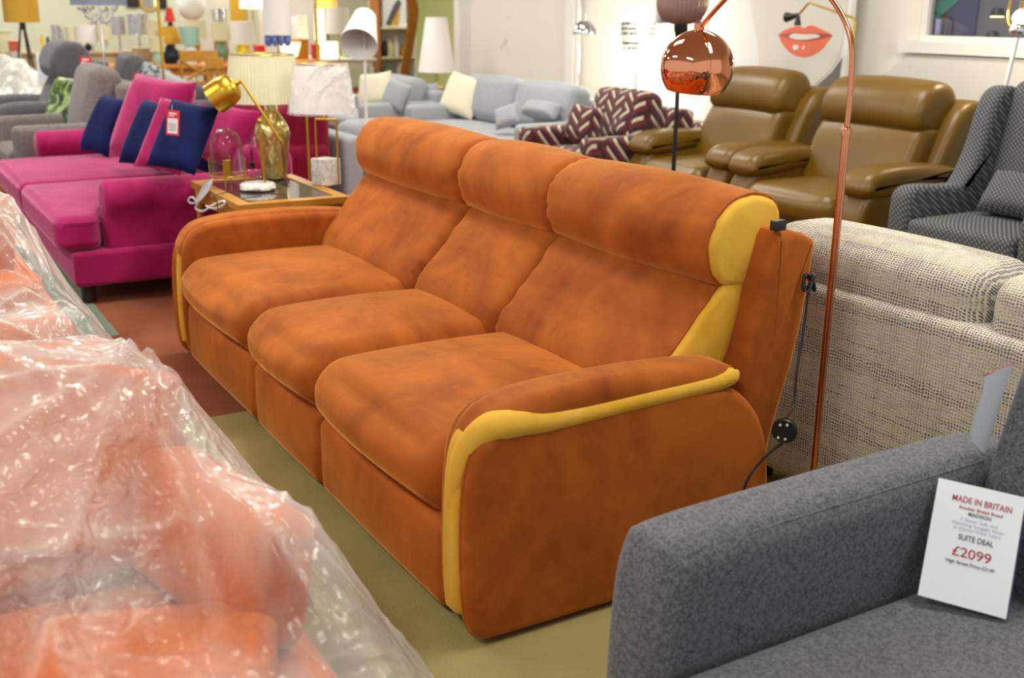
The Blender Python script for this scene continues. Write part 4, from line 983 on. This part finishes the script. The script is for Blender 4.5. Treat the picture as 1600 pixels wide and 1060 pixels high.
# ------------------------------------------------------------------ lamps by their place
def LP(name, lab, px, yt, yb_, wt, wb, X, mat, base=('pole', 'brass', 3), zs=0., cat='lamp', ax=0, fn=None, disc=None, seg=40, ring=True, dome=None):
    p = at(px, (yt+yb_)/2, ax, X); k = ppm(p)/.97; T = thing(name, lab, cat, (p[0], p[1], zs))
    zc = p[2]-zs; zt_ = zc+(yb_-yt)/2/k; zb_ = zc-(yb_-yt)/2/k
    z = np.linspace(zb_, zt_, 6); r_ = np.interp(z, [zb_, zt_], [wb/2/k, wt/2/k]); pr = [(a, b) for a, b in zip(r_, z)]; pr += [(a-.004, b) for a, b in pr[::-1]]
    if dome: pr = [(dome*0+wb/2/k*math.cos(a), zb_+(zt_-zb_)*math.sin(a)) for a in np.linspace(0, PI/2-.02, 14)]
    sh_ = part('lamp_shade', lathe(pr, seg, fn), mat, T)
    if mat in ('white', 'creamshade', 'yellowshade', 'silver'): [sub(part('shade_trim', tube([(w_/2/k*math.cos(a), w_/2/k*math.sin(a), z_) for a in np.linspace(0, 2*PI, 25)], .004, 5), mat, T), sh_) for w_, z_ in ((wt, zt_), (wb, zb_))]
    kind, bm, w = base; r = w/2/k
    if kind == 'pole':
        part('pole', tube([(0, 0, .005), (0, 0, zt_-.02)], max(r, .008), 10), bm, T); part('base', solid([(disc or .13, 0), (disc or .13, .012), (.02, .022)], 28), bm, T)
    elif kind == 'vase':
        q = spline(np.array([(.55*r, 0), (.6*r, .02), (r, .35*zb_), (r*.9, .6*zb_), (.35*r, .85*zb_), (.22*r, zb_+.03)]), 5)
        part('base', lathe([(.0005, 0)]+[tuple(a) for a in q]+[(.0005, q[-1][1])], 28), bm, T)
        part('stem', tube([(0, 0, zb_), (0, 0, zt_-.01)], .006, 8), 'brass', T)
    elif kind == 'cyl':
        part('base', solid([(r*.9, 0), (r, .01), (r, zb_*.8), (r*.8, zb_*.95), (.012, zb_+.02)], 28), bm, T); part('stem', tube([(0, 0, zb_), (0, 0, zt_-.01)], .006, 8), 'brass', T)
    elif kind == 'tripod':
        for i in range(3):
            a = i*2*PI/3+.6; part('leg', tube([(.02*math.cos(a), .02*math.sin(a), zb_-.02), (w/2/k*math.cos(a), w/2/k*math.sin(a), 0)], .012, 8), bm, T)
        part('hub', solid([(.035, zb_-.09), (.035, zb_+.01)], 16), 'black', T)
    return T, k, zb_, zt_
M['pleatedochre'] = M['yellowshade']
# near right: bulb lamp
p = at(1583, 90, 1, 4.65); b = at(1594, 28, 1, 4.65); k = ppm(b)
T = thing('floor_lamp', 'slim white floor lamp with glowing globe bulb above the wing chair', 'lamp', (b[0]-.10, 4.65, 0))
f0 = at(1561, 178, 1, 4.65)[0]-(b[0]-.10); tp = b-np.array([b[0]-.10, 4.65, 0])
part('base', solid([(.12, 0), (.12, .015), (.02, .02)], 24), 'whiteplastic', T); part('pole', tube([(0, 0, .01), (f0*.3, 0, .6), (tp[0], 0, tp[2]-.11)], .012, 10), 'whiteplastic', T)
part('socket', tr(solid([(12/k, -.02), (14/k, 0), (10/k, .035)], 20), (tp[0], 0, tp[2]-18/k)), 'chrome', T)
part('bulb', tr(solid([(.01, -.045), (.03, -.03), (12/k, 0), (.03, .03), (.01, .045)], 24), tuple(tp)), 'bulb', T)
part('cage', join(*[tube([(tp[0]+19/k*math.cos(a)*c_, 19/k*math.sin(a)*c_, tp[2]-12/k+z) for c_, z in ((.5, -.03), (1, .02), (1.1, .10), (.9, .2))], .003, 6) for a in np.linspace(0, 2*PI, 7)[:-1]]), 'gold', T)
l = bpy.data.lights.new('bulb_light', 'POINT'); l.energy = 12; l.color = (1, .85, .6); l.shadow_soft_size = .06
o = bpy.data.objects.new('bulb_light', l); COL.objects.link(o); o.location = (b[0]-.12, 4.55, b[2])
# canvas with lips
cl = at(1108, 60, 1, 5.0)[0]; crr = at(1322, 60, 1, 5.0)[0]
T = thing('canvas_print', 'large canvas print of coral lips on a pale face, leaning against the wall', 'picture', ((cl+crr)/2, 5.0, .02))
ct = np.array([(cl+crr)/2, 5.0, .02])
def cp(px, py, d=0.): q = at(px, py, 1, 5.0-d); return (q[0]-ct[0], -d, q[2]-ct[2])
lean = lambda m: m
HC_ = 2.3
part('canvas', box(cl-ct[0], crr-ct[0], 0, .035, 0, HC_), 'canvasbg', T)
part('frame_edge', box(crr-ct[0], crr-ct[0]+.03, -.005, .04, 0, HC_), 'frame', T)
def poly(pts, d, mat, name):
    n = len(pts); V = [cp(px, py, d) for px, py in pts]; V2 = [(x, -d+.002, z) for x, y, z in V]
    F = [tuple(range(n)), tuple(range(n, 2*n))[::-1]]+[(i, i+n, (i+1) % n+n, (i+1) % n) for i in range(n)]
    return part(name, (np.array(V+V2), F), mat, T, smooth=0)
def sp(P_, n=5): return [tuple(q) for q in spline(np.array(P_, float), n)]
xr_ = 1320
poly([(1316, 90), (1300, 112), (1270, 140), (1240, 160), (1240, 300), (1296, 300), (1304, 180), (1312, 120)], .002, 'canvasdark', 'neck')
poly(sp([(1168, -60), (1172, 0), (1183, 70), (1190, 130), (1215, 165), (1250, 150), (1285, 122), (1310, 90), (1318, 50), (1324, 0), (1330, -60)], 4), .004, 'skin', 'face')
poly(sp([(1216, 54), (1226, 47), (1240, 42), (1248, 41), (1256, 44), (1262, 41), (1270, 40), (1284, 46), (1300, 55), (1288, 59), (1256, 62), (1228, 59), (1216, 54)], 3), .006, 'lip', 'lips')
poly(sp([(1216, 54), (1222, 68), (1234, 82), (1250, 89), (1266, 88), (1282, 79), (1293, 66), (1300, 55), (1280, 60), (1256, 63), (1232, 60), (1216, 54)], 3), .006, 'lip', 'lips')
poly(sp([(1219, 54), (1240, 51), (1258, 52), (1278, 52), (1299, 55), (1280, 61.5), (1257, 64), (1236, 61), (1219, 54)], 3), .008, 'lipdark', 'lip_line')
poly(sp([(1232, 57), (1240, 52.5), (1258, 53.5), (1274, 53.5), (1280, 58), (1258, 62), (1240, 61), (1232, 57)], 3), .010, 'teeth', 'teeth')
poly(sp([(1238, 72), (1243, 70), (1248, 73), (1245, 78), (1240, 78), (1238, 72)], 3), .009, 'teeth', 'highlight')
poly(sp([(1254, 72), (1257, 71), (1256, 77), (1253, 77), (1254, 72)], 2), .009, 'teeth', 'highlight')
# brass jointed lamp in front of the canvas
ya = 4.72
def ga(px, py): return at(px, py, 1, ya)
b0 = ga(1328, 120)
T = thing('jointed_floor_lamp', 'thin brass jointed floor lamp with small black head in front of the lips canvas', 'lamp', (b0[0], ya, 0)); bb_ = np.array([b0[0], ya, 0])
part('base', solid([(.12, 0), (.12, .012), (.02, .018)], 24), 'brass', T)
part('pole', tube([(0, 0, .01), ga(1328, 120)-bb_, ga(1336, 33)-bb_], .009, 8), 'brass', T)
part('arm', tube([ga(1336, 33)-bb_, ga(1333, 28)-bb_, ga(1264, 4)-bb_], .008, 8), 'brass', T)
part('arm', tube([ga(1264, 4)-bb_, ga(1247, 24)-bb_], .008, 8), 'brass', T)
part('lamp_head', join(tube([ga(1247, 23)-bb_, ga(1238, 26)-bb_, ga(1229, 27)-bb_], [.012, .022, .035], 14), tube([ga(1247, 24)-bb_, ga(1246, 40)-bb_], [.012, .026], 14)), 'black', T)
# lit crystal lamp and chrome arc lamp against the wall
T, k, zb_, zt_ = LP('crystal_lamp', 'drum lamp with rows of grey crystals, brightly lit, by the white wall', 997, 34, 58, 56, 56, 4.85, 'crystalrows', ('pole', 'chrome', 4), 0, ax=1)
part('crystal_tier', lathe([(26/k, zb_-22/k), (26/k, zb_-3/k)], 40), 'crystalrows', T)
T, k, zb_, zt_ = LP('globe_floor_lamp', 'brightly lit white floor lamp half hidden behind the copper globe', 1022, 66, 116, 46, 52, 4.7, 'lit', ('pole', 'whiteplastic', 4), 0, ax=1)
for px, py, e_ in ((985, 100, 28), (1020, 50, 18), (930, 90, 14)):
    l = bpy.data.lights.new('lamp_light', 'POINT'); l.energy = e_*.8; l.color = (1, .93, .75); l.shadow_soft_size = .12
    o = bpy.data.objects.new('lamp_light', l); COL.objects.link(o); o.location = at(px, py, 1, 4.75)
p = at(914, 54, 1, 4.5); k = ppm(p); T = thing('arc_floor_lamp', 'chrome dome arc lamp in front of the stained white wall', 'lamp', (at(905, 150, 1, 4.5)[0], 4.5, 0)); o_ = np.array([at(905, 150, 1, 4.5)[0], 4.5, 0])
part('base', solid([(.12, 0), (.12, .03), (.02, .035)], 24), 'chrome', T)
part('lamp_shade', tr(lathe([(20/k*math.cos(a), 22/k*math.sin(a)) for a in np.linspace(0, PI/2-.02, 14)], 32), tuple(p-o_)), 'chrome', T)
part('arm', tube(spline([(0, 0, .02), at(904, 100, 1, 4.5)-o_, at(908, 0, 1, 4.5)-o_, at(912, -12, 1, 4.5)-o_, at(915, 0, 1, 4.5)-o_, p-o_+np.array([0, 0, 22/k])], 8), .006, 8), 'chrome', T)
# tall white lamp on a small table behind the wall sofa
pt_ = at(682, 135, 2, .62)
T2 = thing('lamp_table', 'small dark table behind the wall sofa carrying the tall white lamp', 'table', (pt_[0], pt_[1], 0)); part('tabletop', solid([(.26, .57), (.26, .60)], 28), 'darkwood', T2); part('leg', cyl(0, 0, .02, .57, .03, 12), 'darkwood', T2); part('base', solid([(.18, 0), (.18, .02)], 24), 'darkwood', T2)
T, k, zb_, zt_ = LP('table_lamp', 'tall tapered white lampshade on a brass stem behind the grey wall sofa', 682, 28, 112, 34, 60, pt_[0], 'white', ('pole', 'brass', 4), .60, disc=.09)
# tilted white floor lamp
p = at(565, 48, 0, -5.55); k = ppm(p); bx = at(572, 172, 0, -5.55)
T = thing('floor_lamp', 'white floor lamp with its shade tilted towards the camera', 'lamp', (-5.55, bx[1], 0)); o_ = np.array([-5.55, bx[1], 0])
part('base', solid([(.13, 0), (.13, .015), (.02, .02)], 24), 'whiteplastic', T)
part('pole', tube([(0, 0, .01), (0, 0, p[2]-22/k)], .010, 10), 'whiteplastic', T)
tc = CAM-p; tc /= np.linalg.norm(tc); dv = tc*1.05+np.array([0, 0, -.80])+np.array([-cr[0], -cr[1], 0])*.22; dv /= np.linalg.norm(dv)
bb = np.array(Vector(dv).to_track_quat('Z', 'Y').to_matrix())
V, F = lathe([(.001, -34/k), (18/k, -34/k), (30/k, 34/k), (29.3/k, 34/k), (17.4/k, -32/k), (.001, -32/k)], 48); part('lamp_shade', (V @ bb.T+(p-o_), F), 'white', T, smooth=40)
V, F = join(tube([(-17/k, 0, -24/k), (17/k, 0, -24/k)], .003, 6), tube([(0, -17/k, -24/k), (0, 17/k, -24/k)], .003, 6), solid([(.02, -24/k), (.02, -8/k)], 16)); part('socket', (V @ bb.T+(p-o_), F), 'whiteplastic', T)
part('joint', tube([(0, 0, p[2]-24/k), p-o_+bb[:, 2]*(-24/k)], .008, 8), 'whiteplastic', T)
# brass floor poles
for px, x_, wd, lab in ((237, -7.2, 5, 'thin brass floor lamp standing behind the magenta sofa'), (488, -6.4, 5, 'thin brass floor lamp behind the wrapped white lampshade')):
    LP('floor_lamp', lab, px, -150, -85, 60, 80, x_, 'white', ('pole', 'brass', wd))
# ------------------------------------------------------------------ far lamp department
def counter(name, lab, x0, x1, y0, y1, z, mat, cat='table'):
    T = thing(name, lab, cat, ((x0+x1)/2, (y0+y1)/2, 0)); a = (x1-x0)/2; b = (y1-y0)/2
    part('tabletop', rbox(-a, a, -b, b, z-.035, z, .008, 3, 2), mat, T)
    part('apron', box(-a+.05, a-.05, -b+.05, b-.05, z-.12, z-.036), mat, T)
    for p_ in (-a+.07, a-.07):
        for q_ in (-b+.07, b-.07): part('leg', box(p_-.035, p_+.035, q_-.035, q_+.035, 0, z-.12), mat, T)
    return T
counter('dining_table', 'honey oak dining table carrying the mint and blue lamps', -13.0, -11.95, 1.55, 3.05, .75, 'pine')
counter('display_table', 'pine display table behind the cream lampshade', -13.6, -12.5, 3.12, 4.6, .75, 'pine')
counter('display_table', 'white display table with lit lamps left of the bookshelf', -14.4, -13.2, 4.7, 5.55, .75, 'frame')
p = at(170, 78, 0, -15.0)
T = thing('sideboard', 'low beige sideboard below the crystal chandelier lamp', 'sideboard', (-15.1, 1.7, 0)); part('body', box(-.25, .25, -1.1, 1.35, .05, .78), 'beige', T); part('top', rbox(-.28, .28, -1.13, 1.38, .78, .82, .008, 2, 2), 'beige', T)
for i in range(3): part('door', box(.25, .262, -1.05+i*.8, -.3+i*.8, .1, .74), 'beige', T)
part('base', box(-.22, .22, -1.05, 1.3, 0, .05), 'black', T)
def leftX(z): return z
TS = -12.4
LP('table_lamp', 'small mint table lamp with cream cylinder shade on the oak table', 245, 58, 80, 24, 24, TS, 'creamshade', ('cyl', 'mint', 14), .75)
LP('table_lamp', 'tall cream cylinder lampshade behind the brass pole', 242, 32, 57, 22, 22, -12.9, 'creamshade', ('pole', 'brass', 3), .75, disc=.07)
LP('table_lamp', 'dark blue glazed lamp with ochre pleated shade', 264, 42, 68, 26, 38, -12.6, 'yellowshade', ('vase', 'bluebase', 34), .75, fn=pleat, seg=120)
LP('table_lamp', 'glossy mint bucket-shaped lamp on the oak table', 296, 42, 70, 33, 27, -12.2, 'mint', ('cyl', 'whiteplastic', 18), .75)
LP('table_lamp', 'cream drum lampshade behind the mint bucket lamp', 306, 32, 60, 34, 36, -12.8, 'creamshade', ('cyl', 'pine', 10), .75)
LP('table_lamp', 'cream drum lamp on green glass base left of the yellow vase lamp', 345, 36, 63, 28, 30, -13.0, 'creamshade', ('vase', 'greenglass', 20), .75)
LP('table_lamp', 'white drum lamp on a bright yellow vase base', 379, 34, 68, 36, 40, -12.8, 'white', ('cyl', 'yellowglaze', 21), .75)
LP('table_lamp', 'glowing lampshade at the top edge above the yellow vase lamp', 394, -10, 13, 36, 40, -15.2, 'lit', ('pole', 'brass', 3), 0)
T, k, zb_, zt_ = LP('floor_lamp', 'tall pale grey cylinder lamp with blue glass drops hanging under it', 432, -20, 54, 44, 46, -8.6, 'white', ('pole', 'brass', 3), 0)
for i in range(10):
    a = i*2*PI/10; part('glass_drop', tr(solid([(.01, 0), (4.5/k, 5/k), (4/k, 16/k), (.01, 19/k)], 12), (17/k*math.cos(a), 17/k*math.sin(a), zb_-18/k)), plain('blue glass', '5f74b8', .1, 0, .1) if i == 0 else bpy.data.materials['blue glass'], T)
LP('bowl_lamp', 'glowing white bowl lamp on a small pine foot behind the cream shade', 454, 66, 88, 35, 26, -13.4, 'lit', ('cyl', 'pine', 20), .75)
LP('table_lamp', 'glowing tall cone lamp right of the brass pole', 515, 66, 98, 36, 26, -13.6, 'lit', ('pole', 'black', 3), .75, disc=.07)
LP('floor_lamp', 'glowing white column lamp left of the tilted white shade', 499, 14, 62, 14, 16, -14.2, 'lit', ('pole', 'black', 3), 0)
LP('table_lamp', 'orange lit shade at the top edge beside the brass pole', 510, -20, 14, 26, 34, -14.6, 'litorange', ('pole', 'black', 3), 0)
LP('table_lamp', 'white drum shade half hidden by the tilted white shade', 528, 13, 52, 36, 40, -13.0, 'white', ('pole', 'brass', 3), 0)
LP('table_lamp', 'clear crackle glass lamp behind the brass pole', 467, 24, 60, 26, 28, -14.0, 'crystal', ('cyl', 'pine', 12), .75)
for px, w_, y0_, y1_, x_, lab in ((185, 22, 26, 54, -14.6, 'dark silver drum lamp left of the brass pole'), (216, 32, 22, 55, -14.3, 'crushed silver drum lamp beside the brass pole')):
    LP('table_lamp', lab, px, y0_, y1_, w_, w_, x_, 'silver', ('vase', 'silver', 12), 0)
LP('table_lamp', 'beige drum lamp on a white column below the crystal lamp', 165, 40, 62, 24, 26, -14.9, 'creamshade', ('cyl', 'whiteplastic', 6), .82)
LP('table_lamp', 'large white drum lamp on the beige sideboard', 136, 40, 66, 34, 34, -15.05, 'white', ('vase', 'black', 12), .82)
LP('table_lamp', 'cream drum lamp on the sideboard, second from the left', 112, 42, 68, 20, 22, -15.2, 'creamshade', ('vase', 'black', 10), .82)
LP('table_lamp', 'crinkled silver cylinder lamp on the sideboard left of the cream drum', 88, 40, 68, 14, 16, -15.1, 'silver', ('vase', 'chrome', 8), .82)
for px, hpx, wpx, mt, lab in ((99, 34, 6, 'chrome', 'slim chrome candlestick on the beige sideboard'), (67, 26, 7, 'yellowglaze', 'small yellow vase on the beige sideboard'), (76, 22, 8, 'bluebase', 'dark blue vase on the beige sideboard'), (124, 24, 7, 'black', 'black figure standing on the beige sideboard'), (148, 26, 9, 'paper', 'white carved ornament on the beige sideboard')):
    p = at(px, 74, 0, -15.05); k = ppm(p); h_ = max(.12, hpx/k)
    single('ornament', solid([(wpx/2/k*a_, h_*b_) for a_, b_ in ((.7, 0), (.9, .1), (.35, .3), (.9, .6), (.5, .85), (.6, 1))], 16), mt, lab, 'ornament', (p[0], p[1], .82))
LP('table_lamp', 'red glazed lamp on the far shelf above the ochre shade', 265, 12, 34, 9, 18, -15.4, 'red', ('cyl', 'darkwood', 10), .82)
# grey pleated crystal lamp at the top
T, k, zb_, zt_ = LP('crystal_floor_lamp', 'grey pleated shade dripping with crystals above the grey recliners', 152, -40, 8, 80, 86, -8.4, 'blueshade', ('pole', 'chrome', 3), 0, fn=pleat, seg=120)
cr2 = [(rng.uniform(.0, 1), rng.uniform(0, 2*PI), rng.uniform(0, 1)) for _ in range(90)]
for q, a, z in cr2:
    R_ = (36-20*z)/k*math.sqrt(.3+.7*q)
    part('crystal', tr(solid([(.001, -.018), (.012, 0), (.001, .018)], 6), (R_*math.cos(a), R_*math.sin(a), zb_-(2+z*28)/k)), 'crystal', T, smooth=0)
# ochre tripod lamp, top left
LP('tripod_lamp', 'ochre drum lamp on a dark tripod in the top left corner', 31, -30, 34, 54, 54, -12.6, 'yellowshade', ('tripod', 'darkwood', 62), 0)
# white globe, mirrors and frames
p = at(299, 8, 0, -13.3); k = ppm(p)
T = thing('globe_lamp', 'big white paper globe lamp at the top left above the mint lamp', 'lamp', (p[0], p[1], 0)); part('lamp_shade', tr(solid([(22/k*math.sin(a), -22/k*math.cos(a)*1.05) for a in np.linspace(.1, PI-.1, 20)], 32), (0, 0, p[2])), 'white', T); part('pole', tube([(0, 0, .01), (0, 0, p[2]-20/k)], .008, 8), 'brass', T); part('base', solid([(.14, 0), (.14, .02)], 24), 'brass', T)
def wallart(name, lab, px, py, w_, h_, mats, x_=XL+.02, cat='picture', rnd=False):
    p = at(px, py, 0, x_); k = ppm(p); T = thing(name, lab, cat, p); a = w_/2/k; b = h_/2/k
    if rnd:
        part('frame', tr(lathe([(a, -.01), (a, .012), (a*.8, .012), (a*.8, -.01)], 32), (0, 0, 0), 0, PI/2, 0), mats[0], T); part('mirror_glass', tr(solid([(a*.8, 0), (a*.8, .006)], 32), (0, 0, 0), 0, PI/2), mats[1], T)
    else:
        part('frame', box(-.005, .02, -a, a, -b, b), mats[0], T); part('print', box(.02, .024, -a*.8, a*.8, -b*.8, b*.8), mats[1], T)
    return T
wallart('picture', 'dark framed picture on the far wall left of the brass pole', 207, 0, 18, 22, ('darkwood', 'darkwood'))
wallart('round_mirror', 'round mirror in a wide yellow frame behind the brass pole', 233, 2, 30, 34, ('yellowshade', 'mirror'), cat='mirror', rnd=True)
wallart('picture', 'black framed picture on the far wall right of the yellow mirror', 252, 2, 16, 22, ('black', 'black'))
wallart('picture', 'yellow framed panel on the far wall above the white drum lamp', 372, 8, 26, 50, ('yellowshade', 'yellowshade'))
# display panel behind the lamps
for x0_, x1_, lab, mt in ((305, 356, 'grey display panel behind the white globe lamp', 'plastergrey'), (404, 512, 'pale display panel behind the grey cylinder lamp', 'canvasbg')):
    q0 = at(x0_, 30, 0, -15.6); q1 = at(x1_, 30, 0, -15.6)
    T = thing('partition_screen', lab, 'panel', (-15.6, (q0[1]+q1[1])/2, 0)); hw = (q1[1]-q0[1])/2
    part('board', box(-.02, .02, -hw, hw, .04, 2.3), mt, T); part('foot', box(-.2, .2, -hw, -hw+.06, 0, .04), 'black', T); part('foot', box(-.2, .2, hw-.06, hw, 0, .04), 'black', T)
for i, (px, lab) in enumerate(((337, 'left tall silver vase on the far table'), (349, 'right tall silver vase on the far table'))):
    p = at(px, 25, 0, -13.3); k = ppm(p); z_ = p[2]+10/k-.75
    single('silver_vase', solid([(4/k, 0), (6/k, .05), (5/k, z_*.6), (6/k, z_)], 20), 'chrome', lab, 'vase', (p[0], p[1], .75))
# wooden chairs
def woodchair(lab, px, py, X, w_, slat=False, rz=0.):
    p = at(px, py, 0, X); k = ppm(p); h_ = p[2]; a = w_/2/k
    T = thing('dining_chair', lab, 'chair', (p[0], p[1], 0), rz)
    for y_ in (-a, a):
        part('leg', tube([(0, y_, 0), (0, y_, .44), (.03, y_, h_)], .018, 8), 'wood', T); part('leg', tube([(-.40, y_, 0), (-.38, y_, .42)], .018, 8), 'wood', T)
    part('seat', rbox(-.42, .02, -a-.02, a+.02, .42, .455, .01, 3, 2), 'wood', T)
    part('top_rail', box(.0, .05, -a-.01, a+.01, h_-.12, h_), 'wood', T); part('bottom_rail', box(.0, .04, -a, a, h_-.40, h_-.35), 'wood', T)
    if slat:
        for i in range(3): part('slat', box(.0, .03, -a, a, h_-.34+i*.075, h_-.30+i*.075), 'wood', T)
    else:
        part('cross_brace', join(tube([(.02, -a, h_-.36), (.03, a, h_-.12)], .016, 8), tube([(.02, a, h_-.36), (.03, -a, h_-.12)], .016, 8)), 'wood', T)
    return T
woodchair('oak chair with a crossed X back before the oak table', 309, 79, -11.25, 56)
woodchair('smaller oak chair with a slatted back beside the X-back chair', 334, 90, -10.6, 24, True)
# bookshelf with ornaments and curved wooden mirror
xb = -14.0
def sh(px, py): return at(px, py, 0, xb)
y0_, y1_ = sh(588, 60)[1], sh(640, 60)[1]
T = thing('bookshelf', 'white open shelf of ornaments left of the curved wooden mirror', 'shelf', (xb, (y0_+y1_)/2, 0)); hw = (y1_-y0_)/2
part('side_panel', box(-.18, .18, -hw-.03, -hw, 0, 2.1), 'brownwood', T, 'brown wooden side'); part('side_panel', box(-.18, .18, hw, hw+.03, 0, 2.1), 'frame', T)
part('back_panel', box(-.2, -.18, -hw-.03, hw+.03, 0, 2.1), 'frame', T)
for z in (.1, sh(610, 120)[2], sh(610, 88)[2], sh(610, 42)[2], 1.9): part('shelf', box(-.18, .18, -hw, hw, z-.03, z), 'creamshade', T)
zz = sh(610, 42)[2]; z2 = sh(610, 88)[2]; z3 = sh(610, 120)[2]
for px, z, w_, h_, mt, lab in ((598, z2, 12, 24, 'black', 'black bottle on the middle shelf of the bookshelf'), (606, z2, 14, 26, 'creamshade', 'cream jar on the middle shelf of the bookshelf'), (616, z2, 9, 30, 'whiteplastic', 'tall white vase on the middle shelf of the bookshelf'), (628, z2, 12, 16, 'wood', 'small wooden box on the middle shelf of the bookshelf'),
    (600, z3, 14, 18, 'greenglass', 'green jar on the lower shelf of the bookshelf'), (622, z3, 14, 22, 'whiteplastic', 'white jug on the lower shelf of the bookshelf')):
    p = sh(px, 60); k = ppm(p)
    single('ornament', solid([(w_/2/k*.8, 0), (w_/2/k, .3*h_/k), (w_/2/k, .6*h_/k), (w_/2/k*.5, .85*h_/k), (w_/2/k*.55, h_/k)], 18), mt, lab, 'ornament', (xb+.06, p[1], z))
p = sh(612, 22); k = ppm(p)
T = thing('picture', 'framed print of dark diagonal strokes leaning on the bookshelf', 'picture', (xb+.10, p[1], zz)); part('frame', box(-.01, .01, -20/k, 20/k, 0, 46/k), 'paper', T)
def dg(pts, mt, d):
    V = [(d, a/k, b/k) for a, b in pts]+[(d-.003, a/k, b/k) for a, b in pts]; n = len(pts)
    part('print', (np.array(V), [tuple(range(n)), tuple(range(n, 2*n))[::-1]]+[(i, i+n, (i+1) % n+n, (i+1) % n) for i in range(n)]), mt, T, smooth=0)
dg([(-14, 2), (6, 2), (10, 30), (8, 42), (0, 36)], 'yellowshade', .014); dg([(-16, 4), (-8, 2), (12, 36), (6, 42), (-2, 32)], 'wingrey', .018)
xm = -13.55
def mm(px, py): return at(px, py, 0, xm)
c0 = mm(640, 120); T = thing('arched_mirror', 'tall curved brown wooden mirror frame leaning beside the bookshelf', 'mirror', (xm, c0[1], 0)); o_ = np.array([xm, c0[1], 0])
def flat(pts, th, mt, name):
    V = [mm(px, py)-o_ for px, py in pts]; V = V+[v+np.array([-th, 0, 0]) for v in V]; n = len(pts)
    part(name, (np.array(V), [tuple(range(n)), tuple(range(n, 2*n))[::-1]]+[(i, i+n, (i+1) % n+n, (i+1) % n) for i in range(n)]), mt, T, smooth=0)
outer = sp([(622, 150), (630, 100), (636, 60), (640, 20), (636, -10), (648, -6), (654, 14), (652, 40), (646, 75), (640, 110), (640, 150)], 4)
flat(outer, .06, 'brownwood', 'frame')
bz = mm(630, 150)[2]
part('foot', box(-.06, 0, -.16, .06, 0, max(.05, bz-0)), 'brownwood', T)
# ------------------------------------------------------------------ grey recliner group at left
G3 = None
g1 = sofa('grey_armchair', 'taupe grey armchair with squared arm just behind the magenta sofa', 'taupe', 1.0, .95, .62, 1.02, .44, 1, .14, (-7.06, -.16, 0), cat='armchair')
g2 = recliner('charcoal recliner with fat roll headrest and red tag', -8.95, -.10, 1.12, 'charcoal', head=False)
part('headrest', tr(slab([(-.18, -.15), (-.20, .02), (-.10, .17), (.08, .18), (.18, .04), (.15, -.14), (0, -.18)], -.38, .38, .07, n=8, k=5), (0, .72, .97)), 'charcoal', g2)
single('wrapped_cushion', tr(pillow(.50, .46, .16), (0, 0, 0), D(-24)), 'leaf', 'green leaf print cushion in cellophane on the grey recliner', 'cushion', at(108, 164, 0, -7.55), D(26))
pricetag(134, 102, -8.30, 17, 25, 'red price tag on the roll headrest of the charcoal recliner', ax=0)
pricetag(215, 122, -8.9, 11, 16, 'small red price tag poking up behind the big magenta cushion', ax=0)
g3 = sofa('wrapped_grey_sofa', 'grey sofa under milky plastic at the far left edge', 'charcoal', 1.7, .95, .60, .90, .44, 2, .18, (-10.75, -.35, 0))
drape('milky_cover', 'milky plastic sheet over the grey sofa at the far left', -11.75, -9.78, -.12, .75, [g3], nx=90, ny=60, seed=4, mat='plasticwhite', slope=1.2, nw=40, amp=1.6)
single('hang_tag', box(-.05, .05, -.004, .004, -.13, .13), 'paper', 'white paper tag taped on the milky plastic cover', 'tag', at(66, 104, 0, -9.72), D(60))
g4 = sofa('grey_armchair', 'dark grey armchair behind the charcoal recliner', 'charcoal', 1.0, .95, .60, .92, .44, 1, .18, (-11.3, 1.0, 0), cat='armchair')
g5 = sofa('grey_loveseat', 'grey loveseat behind the magenta sofa holding patterned cushions', 'charcoal', 1.9, .90, .58, .74, .44, 2, .18, (-9.7, 1.15, 0), cat='loveseat')
sc2(240, 119, 1.80, 84, 36, .16, 14, -30, 8, 'damask', 'navy and white patterned cushion behind the magenta cushions')
sc2(270, 137, 1.62, 92, 40, .16, 14, -34, 10, 'lightgrey', 'pale grey cushion behind the big magenta cushion')

for px, py, w_, h_, X, mt, su, lab in ((376, 91, 17, 12, -12.7, 'paper', .75, 'white box beside the yellow vase lamp'), (405, 71, 12, 22, -13.3, 'redtag', .75, 'red box stack left of the blue glass drops'), (222, 88, 24, 26, -13.3, 'beige', 0, 'beige box left of the mint lamp'), (493, 70, 8, 22, -13.4, 'redtag', .75, 'small red box right of the brass pole'), (466, 74, 26, 30, -13.4, 'wood', .75, 'golden wooden box behind the glowing bowl lamp'), (568, 96, 30, 14, -13.7, 'yellowshade', .75, 'amber box under the tilted white lamp'), (548, 84, 24, 24, -13.7, 'greenglass', .75, 'grey green box left of the tilted lamp pole'), (6, 58, 20, 34, -15.0, 'creamshade', .82, 'cream storage box at the far left edge'), (22, 72, 14, 16, -13.9, 'lip', 0, 'pale pink box behind the milky plastic cover')):
    p = at(px, py, 0, X); k = ppm(p); zb_ = su or p[2]-h_/2/k; T = thing('storage_box', lab, 'box', (p[0], p[1], zb_)); a = w_/2/k
    part('body', rbox(-.1, .1, -a, a, 0, h_/k*.85, .008, 2, 2), mt, T); part('lid', rbox(-.105, .105, -a*1.05, a*1.05, h_/k*.85, h_/k, .006, 2, 2), mt, T)
    if not su:
        st = thing('plinth', 'white plinth standing under the '+lab.split(' ')[0]+' '+' '.join(lab.split(' ')[1:5]), 'plinth', (p[0], p[1], 0)); part('body', box(-.12, .12, -a, a, .03, zb_), 'frame', st); part('base', box(-.13, .13, -a-.01, a+.01, 0, .03), 'frame', st)
